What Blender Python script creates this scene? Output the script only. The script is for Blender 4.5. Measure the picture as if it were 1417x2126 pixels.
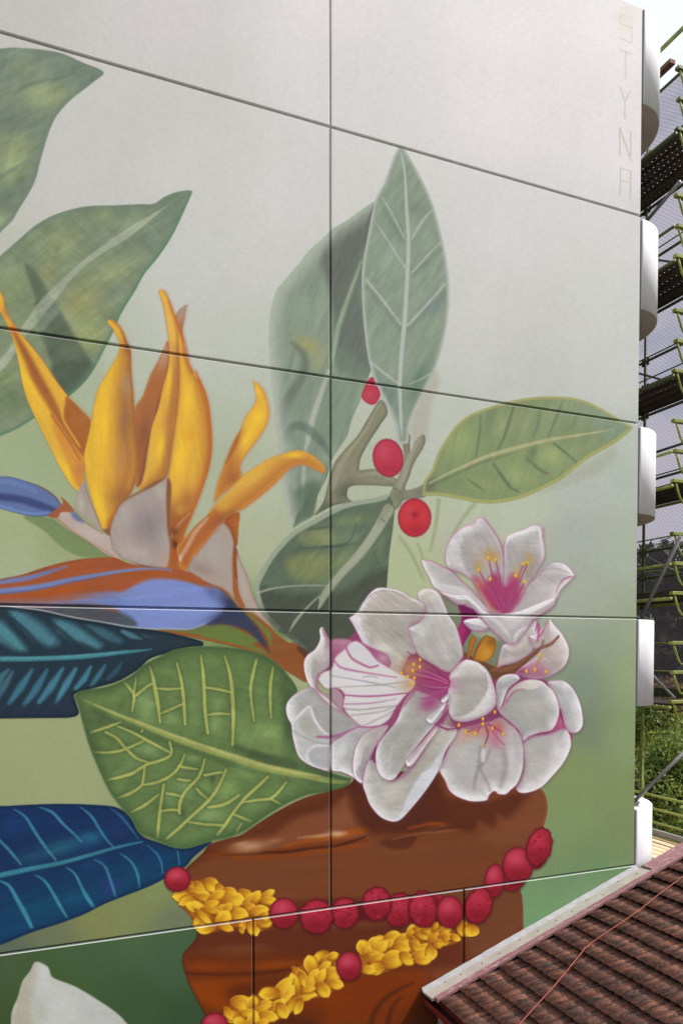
import bpy, bmesh, math, random
import numpy as np
from mathutils import Vector, Matrix, geometry

for o in list(bpy.data.objects): bpy.data.objects.remove(o, do_unlink=True)
SC = bpy.context.scene
COL = SC.collection

# ---------------------------------------------------------------- camera
FPX, PPY, YAW, PITCH = 1512.2109, 1388.4334, 0.3825, -0.0246      # in pixels of the 1417 x 2126 photograph
CAM = np.array([-7.6381, -7.9279, 6.5914])
cam = bpy.data.cameras.new('camera'); camo = bpy.data.objects.new('camera', cam); COL.objects.link(camo)
cam.sensor_fit = 'AUTO'; cam.sensor_width = 36.0; cam.lens = FPX * 36.0 / 2126.0
cam.shift_x = 0.0; cam.shift_y = (PPY - 1063.0) / 2126.0
cam.clip_start = 0.1; cam.clip_end = 2000.0
_f = Vector((math.sin(YAW) * math.cos(PITCH), math.cos(YAW) * math.cos(PITCH), math.sin(PITCH)))
_r = Vector((math.cos(YAW), -math.sin(YAW), 0)); _u = _r.cross(_f)
camo.matrix_world = Matrix(((_r.x, _u.x, -_f.x, CAM[0]), (_r.y, _u.y, -_f.y, CAM[1]), (_r.z, _u.z, -_f.z, CAM[2]), (0, 0, 0, 1)))
SC.camera = camo

# ---------------------------------------------------------------- daylight
SUN = Vector((0.60, -0.24, 0.76)).normalized()
world = bpy.data.worlds.new('World'); SC.world = world; world.use_nodes = True
nt = world.node_tree; nt.nodes.clear()
sky = nt.nodes.new('ShaderNodeTexSky'); sky.sky_type = 'NISHITA'; sky.sun_disc = False
sky.sun_elevation = math.asin(SUN.z); sky.sun_rotation = math.atan2(SUN.x, SUN.y)
sky.air_density = 1.0; sky.dust_density = 1.0; sky.ozone_density = 1.0
tc = nt.nodes.new('ShaderNodeTexCoord'); mp = nt.nodes.new('ShaderNodeMapping'); mp.inputs['Scale'].default_value = (1, 1, 2.2)
nz = nt.nodes.new('ShaderNodeTexNoise'); nz.inputs['Scale'].default_value = 2.6; nz.inputs['Detail'].default_value = 7; nz.inputs['Roughness'].default_value = .6
rmp = nt.nodes.new('ShaderNodeValToRGB'); rmp.color_ramp.elements[0].position = .22; rmp.color_ramp.elements[1].position = .43
mx = nt.nodes.new('ShaderNodeMix'); mx.data_type = 'RGBA'; mx.inputs[7].default_value = (6.35, 6.5, 7.0, 1)       # sunlit cloud, before the 0.1 strength
bg = nt.nodes.new('ShaderNodeBackground'); bg.inputs['Strength'].default_value = 0.1
wo = nt.nodes.new('ShaderNodeOutputWorld')
L = nt.links.new
L(tc.outputs['Generated'], mp.inputs['Vector']); L(mp.outputs[0], nz.inputs['Vector']); L(nz.outputs['Fac'], rmp.inputs['Fac'])
L(rmp.outputs['Color'], mx.inputs[0]); L(sky.outputs[0], mx.inputs[6]); L(mx.outputs[2], bg.inputs['Color']); L(bg.outputs[0], wo.inputs['Surface'])
sun = bpy.data.lights.new('sun', 'SUN'); sun.energy = 3.6; sun.angle = math.radians(1.5); sun.color = (1.0, .96, .91)
suno = bpy.data.objects.new('sun', sun); COL.objects.link(suno); suno.location = (20, -5, 40)
suno.rotation_euler = SUN.to_track_quat('Z', 'Y').to_euler()
SC.render.engine = 'CYCLES'
SC.view_settings.view_transform = 'Standard'; SC.view_settings.look = 'None'; SC.view_settings.gamma = 1.0
SC.view_settings.exposure = 0.62; SC.view_settings.use_curve_mapping = False
SC.cycles.use_denoising = True; SC.cycles.max_bounces = 8; SC.cycles.transparent_max_bounces = 24

F_ = np.array(_f); R_ = np.array(_r); U_ = np.array(_u)
def project(X, Y, Z):
    dx, dy, dz = X - CAM[0], Y - CAM[1], Z - CAM[2]
    z = dx * F_[0] + dy * F_[1] + dz * F_[2]
    return (708.5 + FPX * (dx * R_[0] + dy * R_[1] + dz * R_[2]) / z, PPY - FPX * (dx * U_[0] + dy * U_[1] + dz * U_[2]) / z)
def on_wall(px, py):
    """where the sight line of a photograph pixel meets the wall plane"""
    d = F_ + R_ * ((px - 708.5) / FPX) - U_ * ((py - PPY) / FPX)
    P = CAM + d * (-CAM[1] / d[1])
    return float(P[0]), float(P[2])
# ---------------------------------------------------------------- mural painter
# The mural is paint on the wall.  It is painted here stroke by stroke into a
# raster (numpy), which is then laid on the wall panels in wall coordinates.
ZR = {'p': (0, 0, 1.0), '1': (0, 80, 3.374), '2': (0, 560, 3.374), '3': (340, 760, 3.729), '4': (540, 290, 3.374),
      '5': (660, 760, 4.168), '6': (860, 800, 3.015), '7': (580, 1200, 3.729), '8': (860, 1230, 3.83),
      '9': (0, 1130, 3.374), 'A': (150, 1320, 2.402), 'B': (0, 1640, 3.22), 'C': (330, 1600, 3.295),
      'D': (700, 1600, 3.08), 'a': (1200, 0, 6.442), 'b': (1200, 320, 6.442)}
CS = 0.8
CX0, CY0, CX1, CY1 = -300, -260, 1370, 2400
CW, CH = int((CX1 - CX0) * CS), int((CY1 - CY0) * CS)
TAG = ['p']
FILMS = []

def T(t): TAG[0] = t

def hexc(h):
    return np.array([int(h[i:i + 2], 16) / 255.0 for i in (0, 2, 4)], np.float32)

def parse(s):
    tag = TAG[0]; pts = []; cor = []; pend = None
    for k in s.split():
        if k[0] == '@': tag = k[1]; continue
        c = k.endswith('c')
        v = float(k.rstrip('c'))
        if pend is None: pend = v
        else:
            ox, oy, sc = ZR[tag]
            pts.append((ox + pend / sc, oy + v / sc)); cor.append(c); pend = None
    return np.array(pts, np.float64), cor

def spline(pts, cor, closed, n=6):
    P = np.asarray(pts); N = len(P); out = []
    last = N if closed else N - 1
    if N < 3: return P.copy()
    for i in range(last):
        p1, p2 = P[i], P[(i + 1) % N]
        p0 = P[i - 1] if (i > 0 or closed) else p1
        p3 = P[(i + 2) % N] if (i + 2 < N or closed) else p2
        if cor[i]: p0 = p1
        if cor[(i + 1) % N]: p3 = p2
        L = np.linalg.norm(p2 - p1) + 1e-9
        m1 = (p2 - p0) * .5; m2 = (p3 - p1) * .5
        for m in (m1, m2):
            l = np.linalg.norm(m)
            if l > L: m *= L / l
        k = max(2, min(n, int(L / 4) + 1))
        for j in range(k):
            t = j / k; t2 = t * t; t3 = t2 * t
            out.append((2*t3 - 3*t2 + 1) * p1 + (t3 - 2*t2 + t) * m1 + (-2*t3 + 3*t2) * p2 + (t3 - t2) * m2)
    if not closed: out.append(P[-1])
    return np.array(out)

CAN = np.zeros((CH, CW, 3), np.float32)
LEV = np.zeros((CH, CW), np.int16)      # how many films already lie at a spot
_rt = np.random.RandomState(7).rand(256, 256).astype(np.float32)

def vnoise(x, y):
    xi = np.floor(x).astype(np.int32); yi = np.floor(y).astype(np.int32)
    fx = (x - xi).astype(np.float32); fy = (y - yi).astype(np.float32)
    fx = fx * fx * (3 - 2 * fx); fy = fy * fy * (3 - 2 * fy)
    a = _rt[yi & 255, xi & 255]; b = _rt[yi & 255, (xi + 1) & 255]
    c = _rt[(yi + 1) & 255, xi & 255]; d = _rt[(yi + 1) & 255, (xi + 1) & 255]
    return (a + (b - a) * fx) * (1 - fy) + (c + (d - c) * fx) * fy

def box(x0, y0, x1, y1):
    i0 = max(0, int((x0 - CX0) * CS) - 1); i1 = min(CW, int((x1 - CX0) * CS) + 2)
    j0 = max(0, int((y0 - CY0) * CS) - 1); j1 = min(CH, int((y1 - CY0) * CS) + 2)
    if i1 <= i0 or j1 <= j0: return None
    xs = ((np.arange(i0, i1) + .5) / CS + CX0).astype(np.float32)
    ys = ((np.arange(j0, j1) + .5) / CS + CY0).astype(np.float32)
    return (slice(j0, j1), slice(i0, i1)), xs[None, :], ys[:, None]

def sdf(poly, xs, ys):
    shp = (ys.shape[0], xs.shape[1])
    d2 = np.full(shp, 1e9, np.float32); ins = np.zeros(shp, bool)
    Q = np.roll(poly, -1, axis=0)
    for (ax, ay), (bx, by) in zip(poly.astype(np.float32), Q.astype(np.float32)):
        ex, ey = bx - ax, by - ay
        L = ex * ex + ey * ey
        if L < 1e-6: continue
        wx = xs - ax; wy = ys - ay
        t = np.clip((wx * ex + wy * ey) / L, 0, 1)
        dx = wx - t * ex; dy = wy - t * ey
        np.minimum(d2, dx * dx + dy * dy, out=d2)
        if ey != 0:
            row = (ay <= ys) != (by <= ys)
            if row.any(): ins ^= row & (xs < ax + (ys - ay) * (ex / ey))
    d = np.sqrt(d2)
    return np.where(ins, -d, d)

def strokecov(pts, ws, soft, xs, ys):
    shp = (ys.shape[0], xs.shape[1]); best = np.full(shp, -1e9, np.float32)
    L = np.r_[0, np.cumsum(np.linalg.norm(np.diff(pts, axis=0), axis=1))]; tot = L[-1] + 1e-9
    wv = np.interp(L / tot, np.linspace(0, 1, len(ws)), ws).astype(np.float32)
    P = pts.astype(np.float32)
    for i in range(len(P) - 1):
        ax, ay = P[i]; ex, ey = P[i + 1] - P[i]
        l = ex * ex + ey * ey
        if l < 1e-6: continue
        wx = xs - ax; wy = ys - ay
        t = np.clip((wx * ex + wy * ey) / l, 0, 1)
        dx = wx - t * ex; dy = wy - t * ey
        np.maximum(best, (wv[i] + (wv[i + 1] - wv[i]) * t) * .5 - np.sqrt(dx * dx + dy * dy), out=best)
    c = np.clip(best / max(soft, .4) + .5, 0, 1)
    return c * c * (3 - 2 * c)

def mix(reg, col, a):
    reg += (col - reg) * a[..., None]

def stroke(s, ws, col, a=1.0, soft=1.5):
    """a brush stroke straight on the wall"""
    p, c = parse(s); p = spline(p, c, False)
    m = max(ws) + soft + 2
    b = box(p[:, 0].min() - m, p[:, 1].min() - m, p[:, 0].max() + m, p[:, 1].max() + m)
    if b is None: return
    sl, xs, ys = b
    mix(CAN[sl], hexc(col), strokecov(p, ws, soft, xs, ys) * a)

def blobw(xs, ys, x, y, rx, ry, ang):
    c, s_ = math.cos(math.radians(ang)), math.sin(math.radians(ang))
    u = ((xs - x) * c + (ys - y) * s_) / rx; v = (-(xs - x) * s_ + (ys - y) * c) / ry
    return np.exp(-1.3 * (u * u + v * v))

def F(name, s, col, ops=(), soft=1.3, film=0, label=None, group=None, alpha=1.0, poly=None, desat=0.0):
    """fill an outline, then shade inside it; film > 0 also makes it a paint film of its own"""
    ox, oy, sc = ZR[TAG[0]]
    if poly is None:
        p, c = parse(s); poly = spline(p, c, True)
    m = soft + 3
    b = box(poly[:, 0].min() - m, poly[:, 1].min() - m, poly[:, 0].max() + m, poly[:, 1].max() + m)
    if b is None: return
    sl, xs, ys = b
    d = sdf(poly, xs, ys)
    if film:
        mk = d < 2.0; film = int(LEV[sl][mk].max()) + 1 if mk.any() else 1
        LEV[sl][mk] = film; FILMS.append((name, poly, film, label, group))
    cov = np.clip(.5 - d / soft, 0, 1) * alpha
    lay = np.empty(d.shape + (3,), np.float32); lay[:] = hexc(col)
    grad = None
    for o in ops:
        k = o[0]
        if k == 'L':      # linear gradient towards a colour: x0 y0 (none) -> x1 y1 (full)
            _, x0, y0, x1, y1, cc, a = o
            x0, y0, x1, y1 = ox + x0 / sc, oy + y0 / sc, ox + x1 / sc, oy + y1 / sc
            ex, ey = x1 - x0, y1 - y0
            t = np.clip(((xs - x0) * ex + (ys - y0) * ey) / (ex * ex + ey * ey), 0, 1)
            mix(lay, hexc(cc), t * t * (3 - 2 * t) * a)
        elif k == 'B':    # soft dab
            _, x, y, rx, ry, ang, cc, a = o
            mix(lay, hexc(cc), blobw(xs, ys, ox + x / sc, oy + y / sc, rx / sc, ry / sc, ang) * a)
        elif k == 'E':    # rim inside the outline, optionally only on the side facing (dx, dy)
            cc, w, a = o[1:4]
            q = np.clip(1 + d / w, 0, 1); q = q * q * (3 - 2 * q)
            if len(o) > 4:
                if grad is None:
                    gy, gx = np.gradient(d); n = np.sqrt(gx * gx + gy * gy) + 1e-6; grad = (gx / n, gy / n)
                l = math.hypot(o[4], o[5])
                q = q * np.clip(.15 + (grad[0] * o[4] + grad[1] * o[5]) / l, 0, 1)
            mix(lay, hexc(cc), q * a)
        elif k == 'R':    # hard-edged rim of width w
            cc, w, a = o[1:4]
            q = np.clip((d + w) / 1.6 + .5, 0, 1)
            if len(o) > 4:
                if grad is None:
                    gy, gx = np.gradient(d); n = np.sqrt(gx * gx + gy * gy) + 1e-6; grad = (gx / n, gy / n)
                l = math.hypot(o[4], o[5])
                q = q * np.clip(.2 + 1.6 * (grad[0] * o[4] + grad[1] * o[5]) / l, 0, 1)
            mix(lay, hexc(cc), q * a)
        elif k == 'S':    # stroke clipped to the outline
            _, ss, ws, cc, a, sf = o
            p, c = parse(ss); p = spline(p, c, False)
            mix(lay, hexc(cc), strokecov(p, ws, sf, xs, ys) * a)
        elif k == 'P':    # patch clipped to the outline
            _, ss, cc, a, sf = o
            p, c = parse(ss); p = spline(p, c, True)
            q = np.clip(.5 - sdf(p, xs, ys) / (sf * 1.5), 0, 1)
            mix(lay, hexc(cc), q * q * (3 - 2 * q) * a)
        elif k == 'N':    # brushy streaks: angle, length px, width px, amplitude
            _, ang, ln, wd, am = o
            c_, s_ = math.cos(math.radians(ang)), math.sin(math.radians(ang))
            u = (xs * c_ + ys * s_) / ln; v = (-xs * s_ + ys * c_) / wd
            nn = vnoise(u + 31.7, v + 11.3) * .5 + vnoise(u * 2.1 + 3, v * 2.3 + 77) * .35 + vnoise(u * 1.6 + v * .4 + 9, v * 4.5 + 5) * .3 - .575
            lay *= (1 + am * 2 * nn)[..., None]
    if desat:
        lay += (lay @ np.array([.3, .59, .11], np.float32))[..., None] * desat - lay * desat
    reg = CAN[sl]
    reg += (np.clip(lay, 0, 1) - reg) * cov[..., None]

def ellipse(t, x, y, rx, ry, ang=0, n=22):
    ox, oy, sc = ZR[t]
    a = np.linspace(0, 2 * math.pi, n, endpoint=False); c, s_ = math.cos(math.radians(ang)), math.sin(math.radians(ang))
    u, v = np.cos(a) * rx / sc, np.sin(a) * ry / sc
    return np.stack([ox + x / sc + u * c - v * s_, oy + y / sc + u * s_ + v * c], 1)
# ---------------------------------------------------------------- the wall's painted ground
def ground_paint():
    up = [(0,-150,'bfb8b5'),(700,-150,'d4cccb'),(1330,-150,'e2dadb'),(0,20,'bdb6b2'),(350,20,'c8c0bf'),(690,20,'d8cfce'),(1050,20,'e0d7d7'),(1320,20,'e4dbdc'),
          (0,200,'bcb8b3'),(330,230,'c3bdba'),(690,150,'d0cac9'),(1050,220,'dbd2d3'),(1310,300,'dcd4d4'),(200,330,'c1bcb8'),(420,330,'c5c1bd'),
          (600,400,'cac6c3'),(1050,480,'cfcac8'),(1300,480,'cecbc8'),(420,560,'c2c1bc'),(520,540,'c5c4be'),(1000,640,'c8c6c2'),(1280,640,'c8c7c2'),
          (280,760,'b4b9a8'),(400,700,'bebfb6'),(480,720,'bcbeb4'),(500,800,'b6baab'),(1000,740,'c3c3bd'),(1280,780,'c3c4be'),(960,860,'b9bdb1'),(1040,800,'bebfb8'),
          (1300,920,'b4bcb0'),(470,870,'aeb5a0'),(200,810,'a5ae93'),(450,960,'a8b096'),(110,930,'9aa681'),(560,1020,'b0b69d'),(560,1120,'abb191'),
          (1290,1000,'adb5aa'),(1200,1010,'b0b5ac'),(1100,1060,'b3baa4'),(950,1080,'b2b99f'),(880,1190,'adb58f'),(60,990,'9da986'),(30,1090,'a0aa81'),(130,1130,'97a075'),(40,1180,'a3aa88'),
          (1290,1150,'a7b09f'),(1190,1110,'a4aba2'),(1240,1250,'a0a895'),(1190,1230,'a2a99b'),(1300,1290,'98a388'),(1240,1330,'8f9a86'),(1215,1420,'7d8b77'),(1300,1400,'92a078'),
          (1220,1510,'74836a'),(1290,1520,'86966a'),(1190,1600,'80915f'),(1290,1650,'7d8d5e'),(1200,1700,'7d9061'),(1290,1740,'78895c'),(1240,1780,'71895f'),
          (20,1520,'99a073'),(100,1560,'989f74'),(150,1640,'979e74'),(10,1640,'949c70'),(620,1380,'a0a87f'),(540,1330,'6c7f45'),
          (300,1880,'7d8553'),(200,1900,'7c824f'),(100,1940,'6a7155'),(330,1840,'7f8a58'),(20,1965,'5a6553'),(350,1910,'6b735a'),(-250,1000,'98a580'),(-250,1600,'8f976c'),(-250,500,'b5b4ab')]
    lo = [(0,1995,'3c4d33'),(150,1960,'3b5234'),(300,1950,'3f5638'),(350,2000,'3a5038'),(100,2060,'3a4e2a'),(300,2080,'334a2c'),(380,2120,'2f442b'),(0,2120,'354627'),(200,2300,'33472a'),
          (-250,2200,'33462a'),(1090,1880,'729468'),(1200,1840,'6e8d64'),(1290,1800,'68865b'),(1100,1930,'668c62'),(1330,2100,'638458')]
    sx = ((np.arange(0, CW, 8) + 4) / CS + CX0).astype(np.float32)[None, :]; sy = ((np.arange(0, CH, 8) + 4) / CS + CY0).astype(np.float32)[:, None]
    def rbf(S):
        num = np.zeros((sy.shape[0], sx.shape[1], 3), np.float32); den = np.zeros(num.shape[:2], np.float32)
        for x, y, c in S:
            w = 1 / ((sx - x) ** 2 + (sy - y) ** 2 + 900) ** 1.7
            num += w[..., None] * hexc(c); den += w
        g = num / den[..., None]
        for _ in range(2):
            g[1:-1, 1:-1] = (g[1:-1, 1:-1] * 2 + g[:-2, 1:-1] + g[2:, 1:-1] + g[1:-1, :-2] + g[1:-1, 2:]) / 6
        yy = np.clip((np.arange(CH) - 4) / 8, 0, g.shape[0] - 1.001); xx = np.clip((np.arange(CW) - 4) / 8, 0, g.shape[1] - 1.001)
        j = yy.astype(int); i = xx.astype(int); fy = (yy - j)[:, None, None].astype(np.float32); fx = (xx - i)[None, :, None].astype(np.float32)
        a = g[j] * (1 - fy) + g[j + 1] * fy
        return a[:, i] * (1 - fx) + a[:, i + 1] * fx
    U = rbf(up); Lw = rbf(lo)
    k = np.clip((900 - ((np.arange(CH) + .5) / CS + CY0)) / 900, 0, 1)[:, None, None]; U = U * (1 + k * np.array([.026, .044, .042])); Lw = Lw * np.where((np.arange(CW) / CS + CX0) < 700, 1.13, 1.0)[None, :, None]
    xs = ((np.arange(CW) + .5) / CS + CX0)[None, :]; ys = ((np.arange(CH) + .5) / CS + CY0)[:, None]
    line = np.interp(xs, [-300, 0, 686, 1313, 1400], [2020, 1979.5, 1885.7, 1794, 1781])
    CAN[:] = np.where((ys > line)[..., None], Lw, U)
    n = vnoise(xs / 46. + 5, ys / 60. + 9) * .5 + vnoise(xs / 17., ys / 24.) * .3 + vnoise(xs / 150., ys / 170.) * .5 - .65
    CAN[:] *= (1 + .018 * n)[..., None]

ground_paint()
# blue green dabs by the lower joint on the right
rr = random.Random(3)
for k in range(70):
    x = rr.uniform(1130, 1310); y = 1800 - (x - 1130) * .12 + rr.gauss(0, 13)
    stroke('%f %f %f %f' % (x, y, x - 3, y + 16), [3, 2], '5f8a63', .35, 4)
# faint stems and cast shades of the painted fig behind the blossom
T('5')
stroke('1040 1160 1020 1350 970 1600', [9, 7, 5], '929d76', .75, 6)
stroke('1350 1190 1240 1330 1150 1480', [9, 7, 5], '939c7a', .7, 6)
stroke('700 1480 800 1620 910 1850', [6, 7, 5], '8f9a70', .7, 7)
stroke('860 1540 890 1620 900 1700', [5, 5, 4], '8f9a70', .7, 6)
T('6')
F('', '1240 385 1265 430 1190 520 1060 590 900 645 780 665 900 590 1050 500', 'a3a590', (), 14, alpha=.6)
T('4')
F('', '1215 1600 1250 1700 1200 1850 1170 2050 1150 2126 1060 2126 1060 1950 1120 1800', 'a9a596', (), 14, alpha=.7)
T('2')
F('', '165 1728 350 1738 480 1825 640 1910 790 2012 700 2018 560 2008 440 1950 310 1830', '74855a', [('E','66774c',10,.5,0,-1)], 5, alpha=.9)

# ---------------------------------------------------------------- big leaves at the upper left
T('1')
F('painted_leaf', '-900 90 -60 62 0 70 100 63 300 78 440 106 590 172 680 206 720 228 728 240c 718 256 660 300 590 355 500 425 430 498 385 560 345 650 310 760 280 870 250 985 205 1080 130 1200 90 1270 0 1360 -80 1430 -900 1900',
  '758671', [('L',0,80,300,900,'7c8b66',.7),('B',330,400,230,110,5,'94a06c',.8),('B',190,190,120,90,10,'8c9b70',.7),('B',100,790,130,80,-40,'99a76b',.95),('B',90,880,110,50,-30,'9aa86c',.7),('B',80,970,90,50,-20,'96a36a',.6),('B',0,1290,60,60,0,'93a369',.8),
   ('B',60,560,260,90,5,'6c7c68',.7),('B',560,280,160,80,30,'6f8372',.8),('B',290,650,90,70,60,'6a7c68',.7),('B',60,1090,160,70,-35,'677a64',.7),('B',40,700,100,30,0,'8f9d68',.6),
   ('S','90 400 180 335 280 300 400 282 520 240',[5,7,6,4],'64755f',.55,5),('S','0 980 120 900 220 850',[9,7,3],'6a7c62',.5,6),
   ('N',-25,60,14,.08),('N',-70,44,30,.08),('E','6a7f70',16,.75,1,.2),('E','6f8270',14,.5,0,-1)], 1.5, 1, 'large grey green leaf painted at the upper left corner of the wall', desat=0.22)
F('painted_leaf', '-900 1900 -60 1572 0 1525 120 1420 250 1308 400 1228 600 1176 800 1168 980 1160 1075 1157 1150 1110 1240 1074 1335 1063 1347 1076c 1310 1160 1265 1260 1222 1350 1170 1440 1100 1540 1010 1650 950 1760 900 1840 842 1940 790 2060 735 2170 650 2330 580 2420 480 2510 380 2580 245 2655 130 2728 0 2785 -100 2812 -900 2812',
  '7d8c68', [('L',400,1500,700,1100,'74866c',.8),('B',420,1450,170,110,-30,'909b67',.8),('B',720,1240,90,70,-30,'8e9c6a',.8),('B',880,1290,100,50,-30,'8b9a6a',.5),('B',780,1640,200,90,-25,'95a06d',.9),('B',560,1850,170,120,-30,'9c9a57',.7),('B',330,1640,110,60,-40,'929459',.7),
   ('B',110,1700,120,90,30,'8b9866',.8),('B',60,1850,110,120,20,'83935f',.7),('B',620,2060,150,180,30,'939b59',.75),('B',80,2540,220,110,0,'62764f',.85),('B',40,2360,120,80,20,'82925c',.8),('B',820,1760,120,60,-30,'6c7d66',.75),('B',830,1960,110,50,-10,'6b7d62',.75),
   ('B',1150,1250,110,120,60,'6f826c',.8),('B',400,1500,25,90,10,'6d7d60',.5),('B',230,1530,40,110,-30,'6f8164',.6),('B',640,1330,30,120,35,'718265',.5),
   ('P','172 1585 240 1615 330 1760 420 1900 540 2110 660 2300 600 2400 480 2510 400 2440 340 2210 280 2050 255 1900 240 1790','55634e',.82,9),('P','380 2280 560 2260 660 2300 560 2430 480 2520 400 2440','4c5c48',.7,12),
   ('P','1172 1170c 1080 1222 900 1325 750 1428 600 1540 470 1655 330 1790 230 1910 150 2030 60 2180 -60 2330 -60 2400 60 2270 170 2100 260 1995 365 1862 425 1780 540 1645 700 1515 900 1395 1060 1265','a3ab8f',.88,3),
   ('P','255 1900 330 1790 420 1900 350 1990 290 2050','7f8b76',.55,4),
   ('N',-35,50,12,.08),('N',40,44,28,.08),('E','687e68',18,.6,0,-1),('E','6d8068',20,.55,1,.3),('E','4a8257',9,.8,.4,1)], 1.5, 1, 'large mottled green leaf painted behind the orange bird flower', desat=0.2)

# ---------------------------------------------------------------- fig leaves in the middle
T('4')
F('painted_leaf', '803 428c 740 468 600 568 505 625 440 690 330 788 270 868 165 990 110 1060 80 1160 65 1260 60 1400 68 1560 78 1700 95 1850 113 2000 128 2126 @3 895 760 930 1000 965 1180 992 1262c 1060 1215 1165 1145 1190 1005 1262 850 1290 740 1350 640 1417 540 @4 640 1960 705 1810 760 1650 800 1500 860 900 840 600',
  '85947f', [('L',250,1100,400,1900,'80907a',.6),('P','815 420 640 545 520 640 440 740 430 880 470 1010 505 1200 520 1340 545 1300 600 1140 660 960 715 820 800 560','62685e',.9,14),
   ('P','715 860 640 1080 560 1290 520 1480 560 1600 700 1640 770 1640 760 1500 730 1300 712 1100','62695f',.85,14),('P','520 1480 540 1620 640 1700 730 1700 770 1630 700 1560 600 1480','6b7c6a',.8,12),
   ('B',330,1440,110,70,30,'a29c5f',.85),('B',400,1560,60,80,20,'989a68',.6),('B',240,1160,120,120,0,'8a9a84',.7),
   ('P','560 1640 700 1720 620 1990 540 2126 380 2126 440 1850 500 1680','7a8c76',.7,12),
   ('S','706 850 630 1060 545 1310 520 1450 495 1560',[4,7,9,9,8],'93a48b',.85,3),('S','475 1620 430 1760 385 1900 345 2060 335 2126',[8,10,10,9,8],'a8afa0',.85,4),
   ('S','@3 1240 130 1180 300 1130 450 1100 620 1080 800 1075 950 1065 1150',[7,8,8,8,9,7,6],'a9aea2',.85,4),
   ('S','225 1425 290 1490 312 1560 290 1660 230 1760 165 1870 160 2000',[8,14,18,18,20,24,12],'647062',.75,14),('S','@3 945 520 980 480 1040 462 1100 480 1170 540 1240 610 1280 690',[15,17,18,18,16,13,8],'607264',.75,9),
   ('B',180,2080,70,60,0,'647864',.7),('P','@3 950 900 1010 960 1110 900 1200 900 1170 1140 1060 1200 990 1230','52664f',.75,14),('S','@3 1240 880 1200 1000 1165 1130',[5,6,5],'9aa28f',.7,3),
   ('S','@3 1290 740 1260 850 1200 980',[5,5,3],'4a6c50',.6,4),
   ('N',-70,60,12,.08),('E','aeb4a6',40,.75,-1,-.25),('E','b0b6a8',14,.5,-1,-.3),('E','83ab84',6,.6,0,-1)], 1.6, 1, 'broad dark fig leaf painted behind the upright leaf', desat=0.15)
T('5')
F('painted_berry', '375 268 395 190 440 110 470 95 500 120 535 250 500 320 465 335 420 320', 'b2384a', [('B',430,250,60,50,0,'bc4c5c',.7),('E','9c2c3e',5,.6)], 1.4, 1, 'small red fig berry painted half hidden by the upright leaf')
# stems of the fig
F('painted_stem', '540 290 600 395 555 480 440 655 370 790 352 880 360 900 520 892 640 960 700 985 670 1035 640 1042 450 1032 275 1042 250 1130 300 1180 200 1190 80 1230 -30 1290 40 1180 90 1000 140 840 235 715 340 600 430 450',
  '85826c', [('S','520 340 400 560 260 740 180 900 120 1050',[4,6,10,14,12],'98937a',.8,8),('E','5f6152',9,.75,1,.6),('E','636656',7,.6,-1,-.4),('S','340 950 500 930 640 990',[4,6,4],'98957d',.8,6),('B',230,1080,120,80,-40,'55594c',.7),('B',60,1220,80,60,0,'4d5346',.6),('N',-55,30,6,.06)], 1.6, 1, 'thick olive twig painted between the fig leaves')
F('painted_stem', '690 585 785 585 792 690 800 740 830 660 880 605 912 592 926 640 905 710 850 800 815 870 790 950 752 1068 885 1035 960 950 980 1040 940 1120 850 1150 740 1160 705 1210 655 1245 600 1195 605 1130 645 1050 680 985 720 880 742 780 720 650',
  '89866f', [('E','61635a',8,.6,1,.3),('S','870 640 810 740 770 840 740 950 690 1060',[5,8,10,10,8],'9b9a84',.8,7),('B',740,700,40,90,10,'757263',.7),('B',700,1120,70,60,0,'6d7260',.7),('B',880,1090,90,50,-10,'70736a',.7),('S','640 1050 690 1075 720 1100',[2,2],'4f5246',.6,2),('S','600 1190 640 1215 660 1240',[2,2],'4f5246',.6,2)], 1.6, 1, 'pale jointed twig painted below the upright fig leaf')
# dark lower fig leaf
F('painted_leaf', '660 1245c 645 1400 615 1620 592 1900 @7 822 110 740 420 560 820 400 800 210 600 100 490 0 415 @3 955 2126 860 2030 790 1960 740 1880 712 1800 700 1710 722 1640 780 1530 860 1415 1000 1275 1130 1200 1290 1112 1417 1050 @5 180 1205 320 1165 480 1140 610 1120',
  '5a6a55', [('B',300,1340,190,60,-8,'76865f',.85),('B',60,1480,130,80,0,'8f9163',.8),('B',260,1480,140,80,0,'6f8263',.8),('B',230,1680,200,110,-30,'7d8c5c',.75),('B',540,1550,40,170,8,'6f8158',.6),
   ('P','@3 740 1700 900 1760 1400 1740 @5 330 1870 590 1750 600 1950 300 2126 @7 820 150 600 700 300 700 100 500 @3 860 2030 740 1900','484f41',.9,16),('B',90,1850,120,60,-30,'74845a',.6),
   ('P','@3 1050 1300 1250 1250 1290 1390 1080 1380','83895a',.6,16),('P','@3 960 1500 1160 1440 1290 1480 1250 1620 1100 1670 980 1620','858b55',.75,18),
   ('B',20,1400,150,15,-6,'48584a',.7),('B',150,1560,220,14,-8,'46564a',.7),('S','@3 1060 1410 1200 1400 1417 1370 @5 330 1370',[3,4,3,2],'44554a',.7,4),
   ('S','@3 725 1755 850 1720 1050 1700 1300 1700',[5,4,3,2],'9aa18c',.8,3),('S','480 1600 510 1700 540 1790',[3,3,2],'4b5a42',.6,4),
   ('N',-50,40,8,.08),('R','a6ad98',10,.75,-.75,-.75),('E','9aa38e',15,.4,-.8,-.6)], 1.6, 1, 'dark fig leaf with pale rim painted above the white blossoms', desat=0.1)
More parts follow.
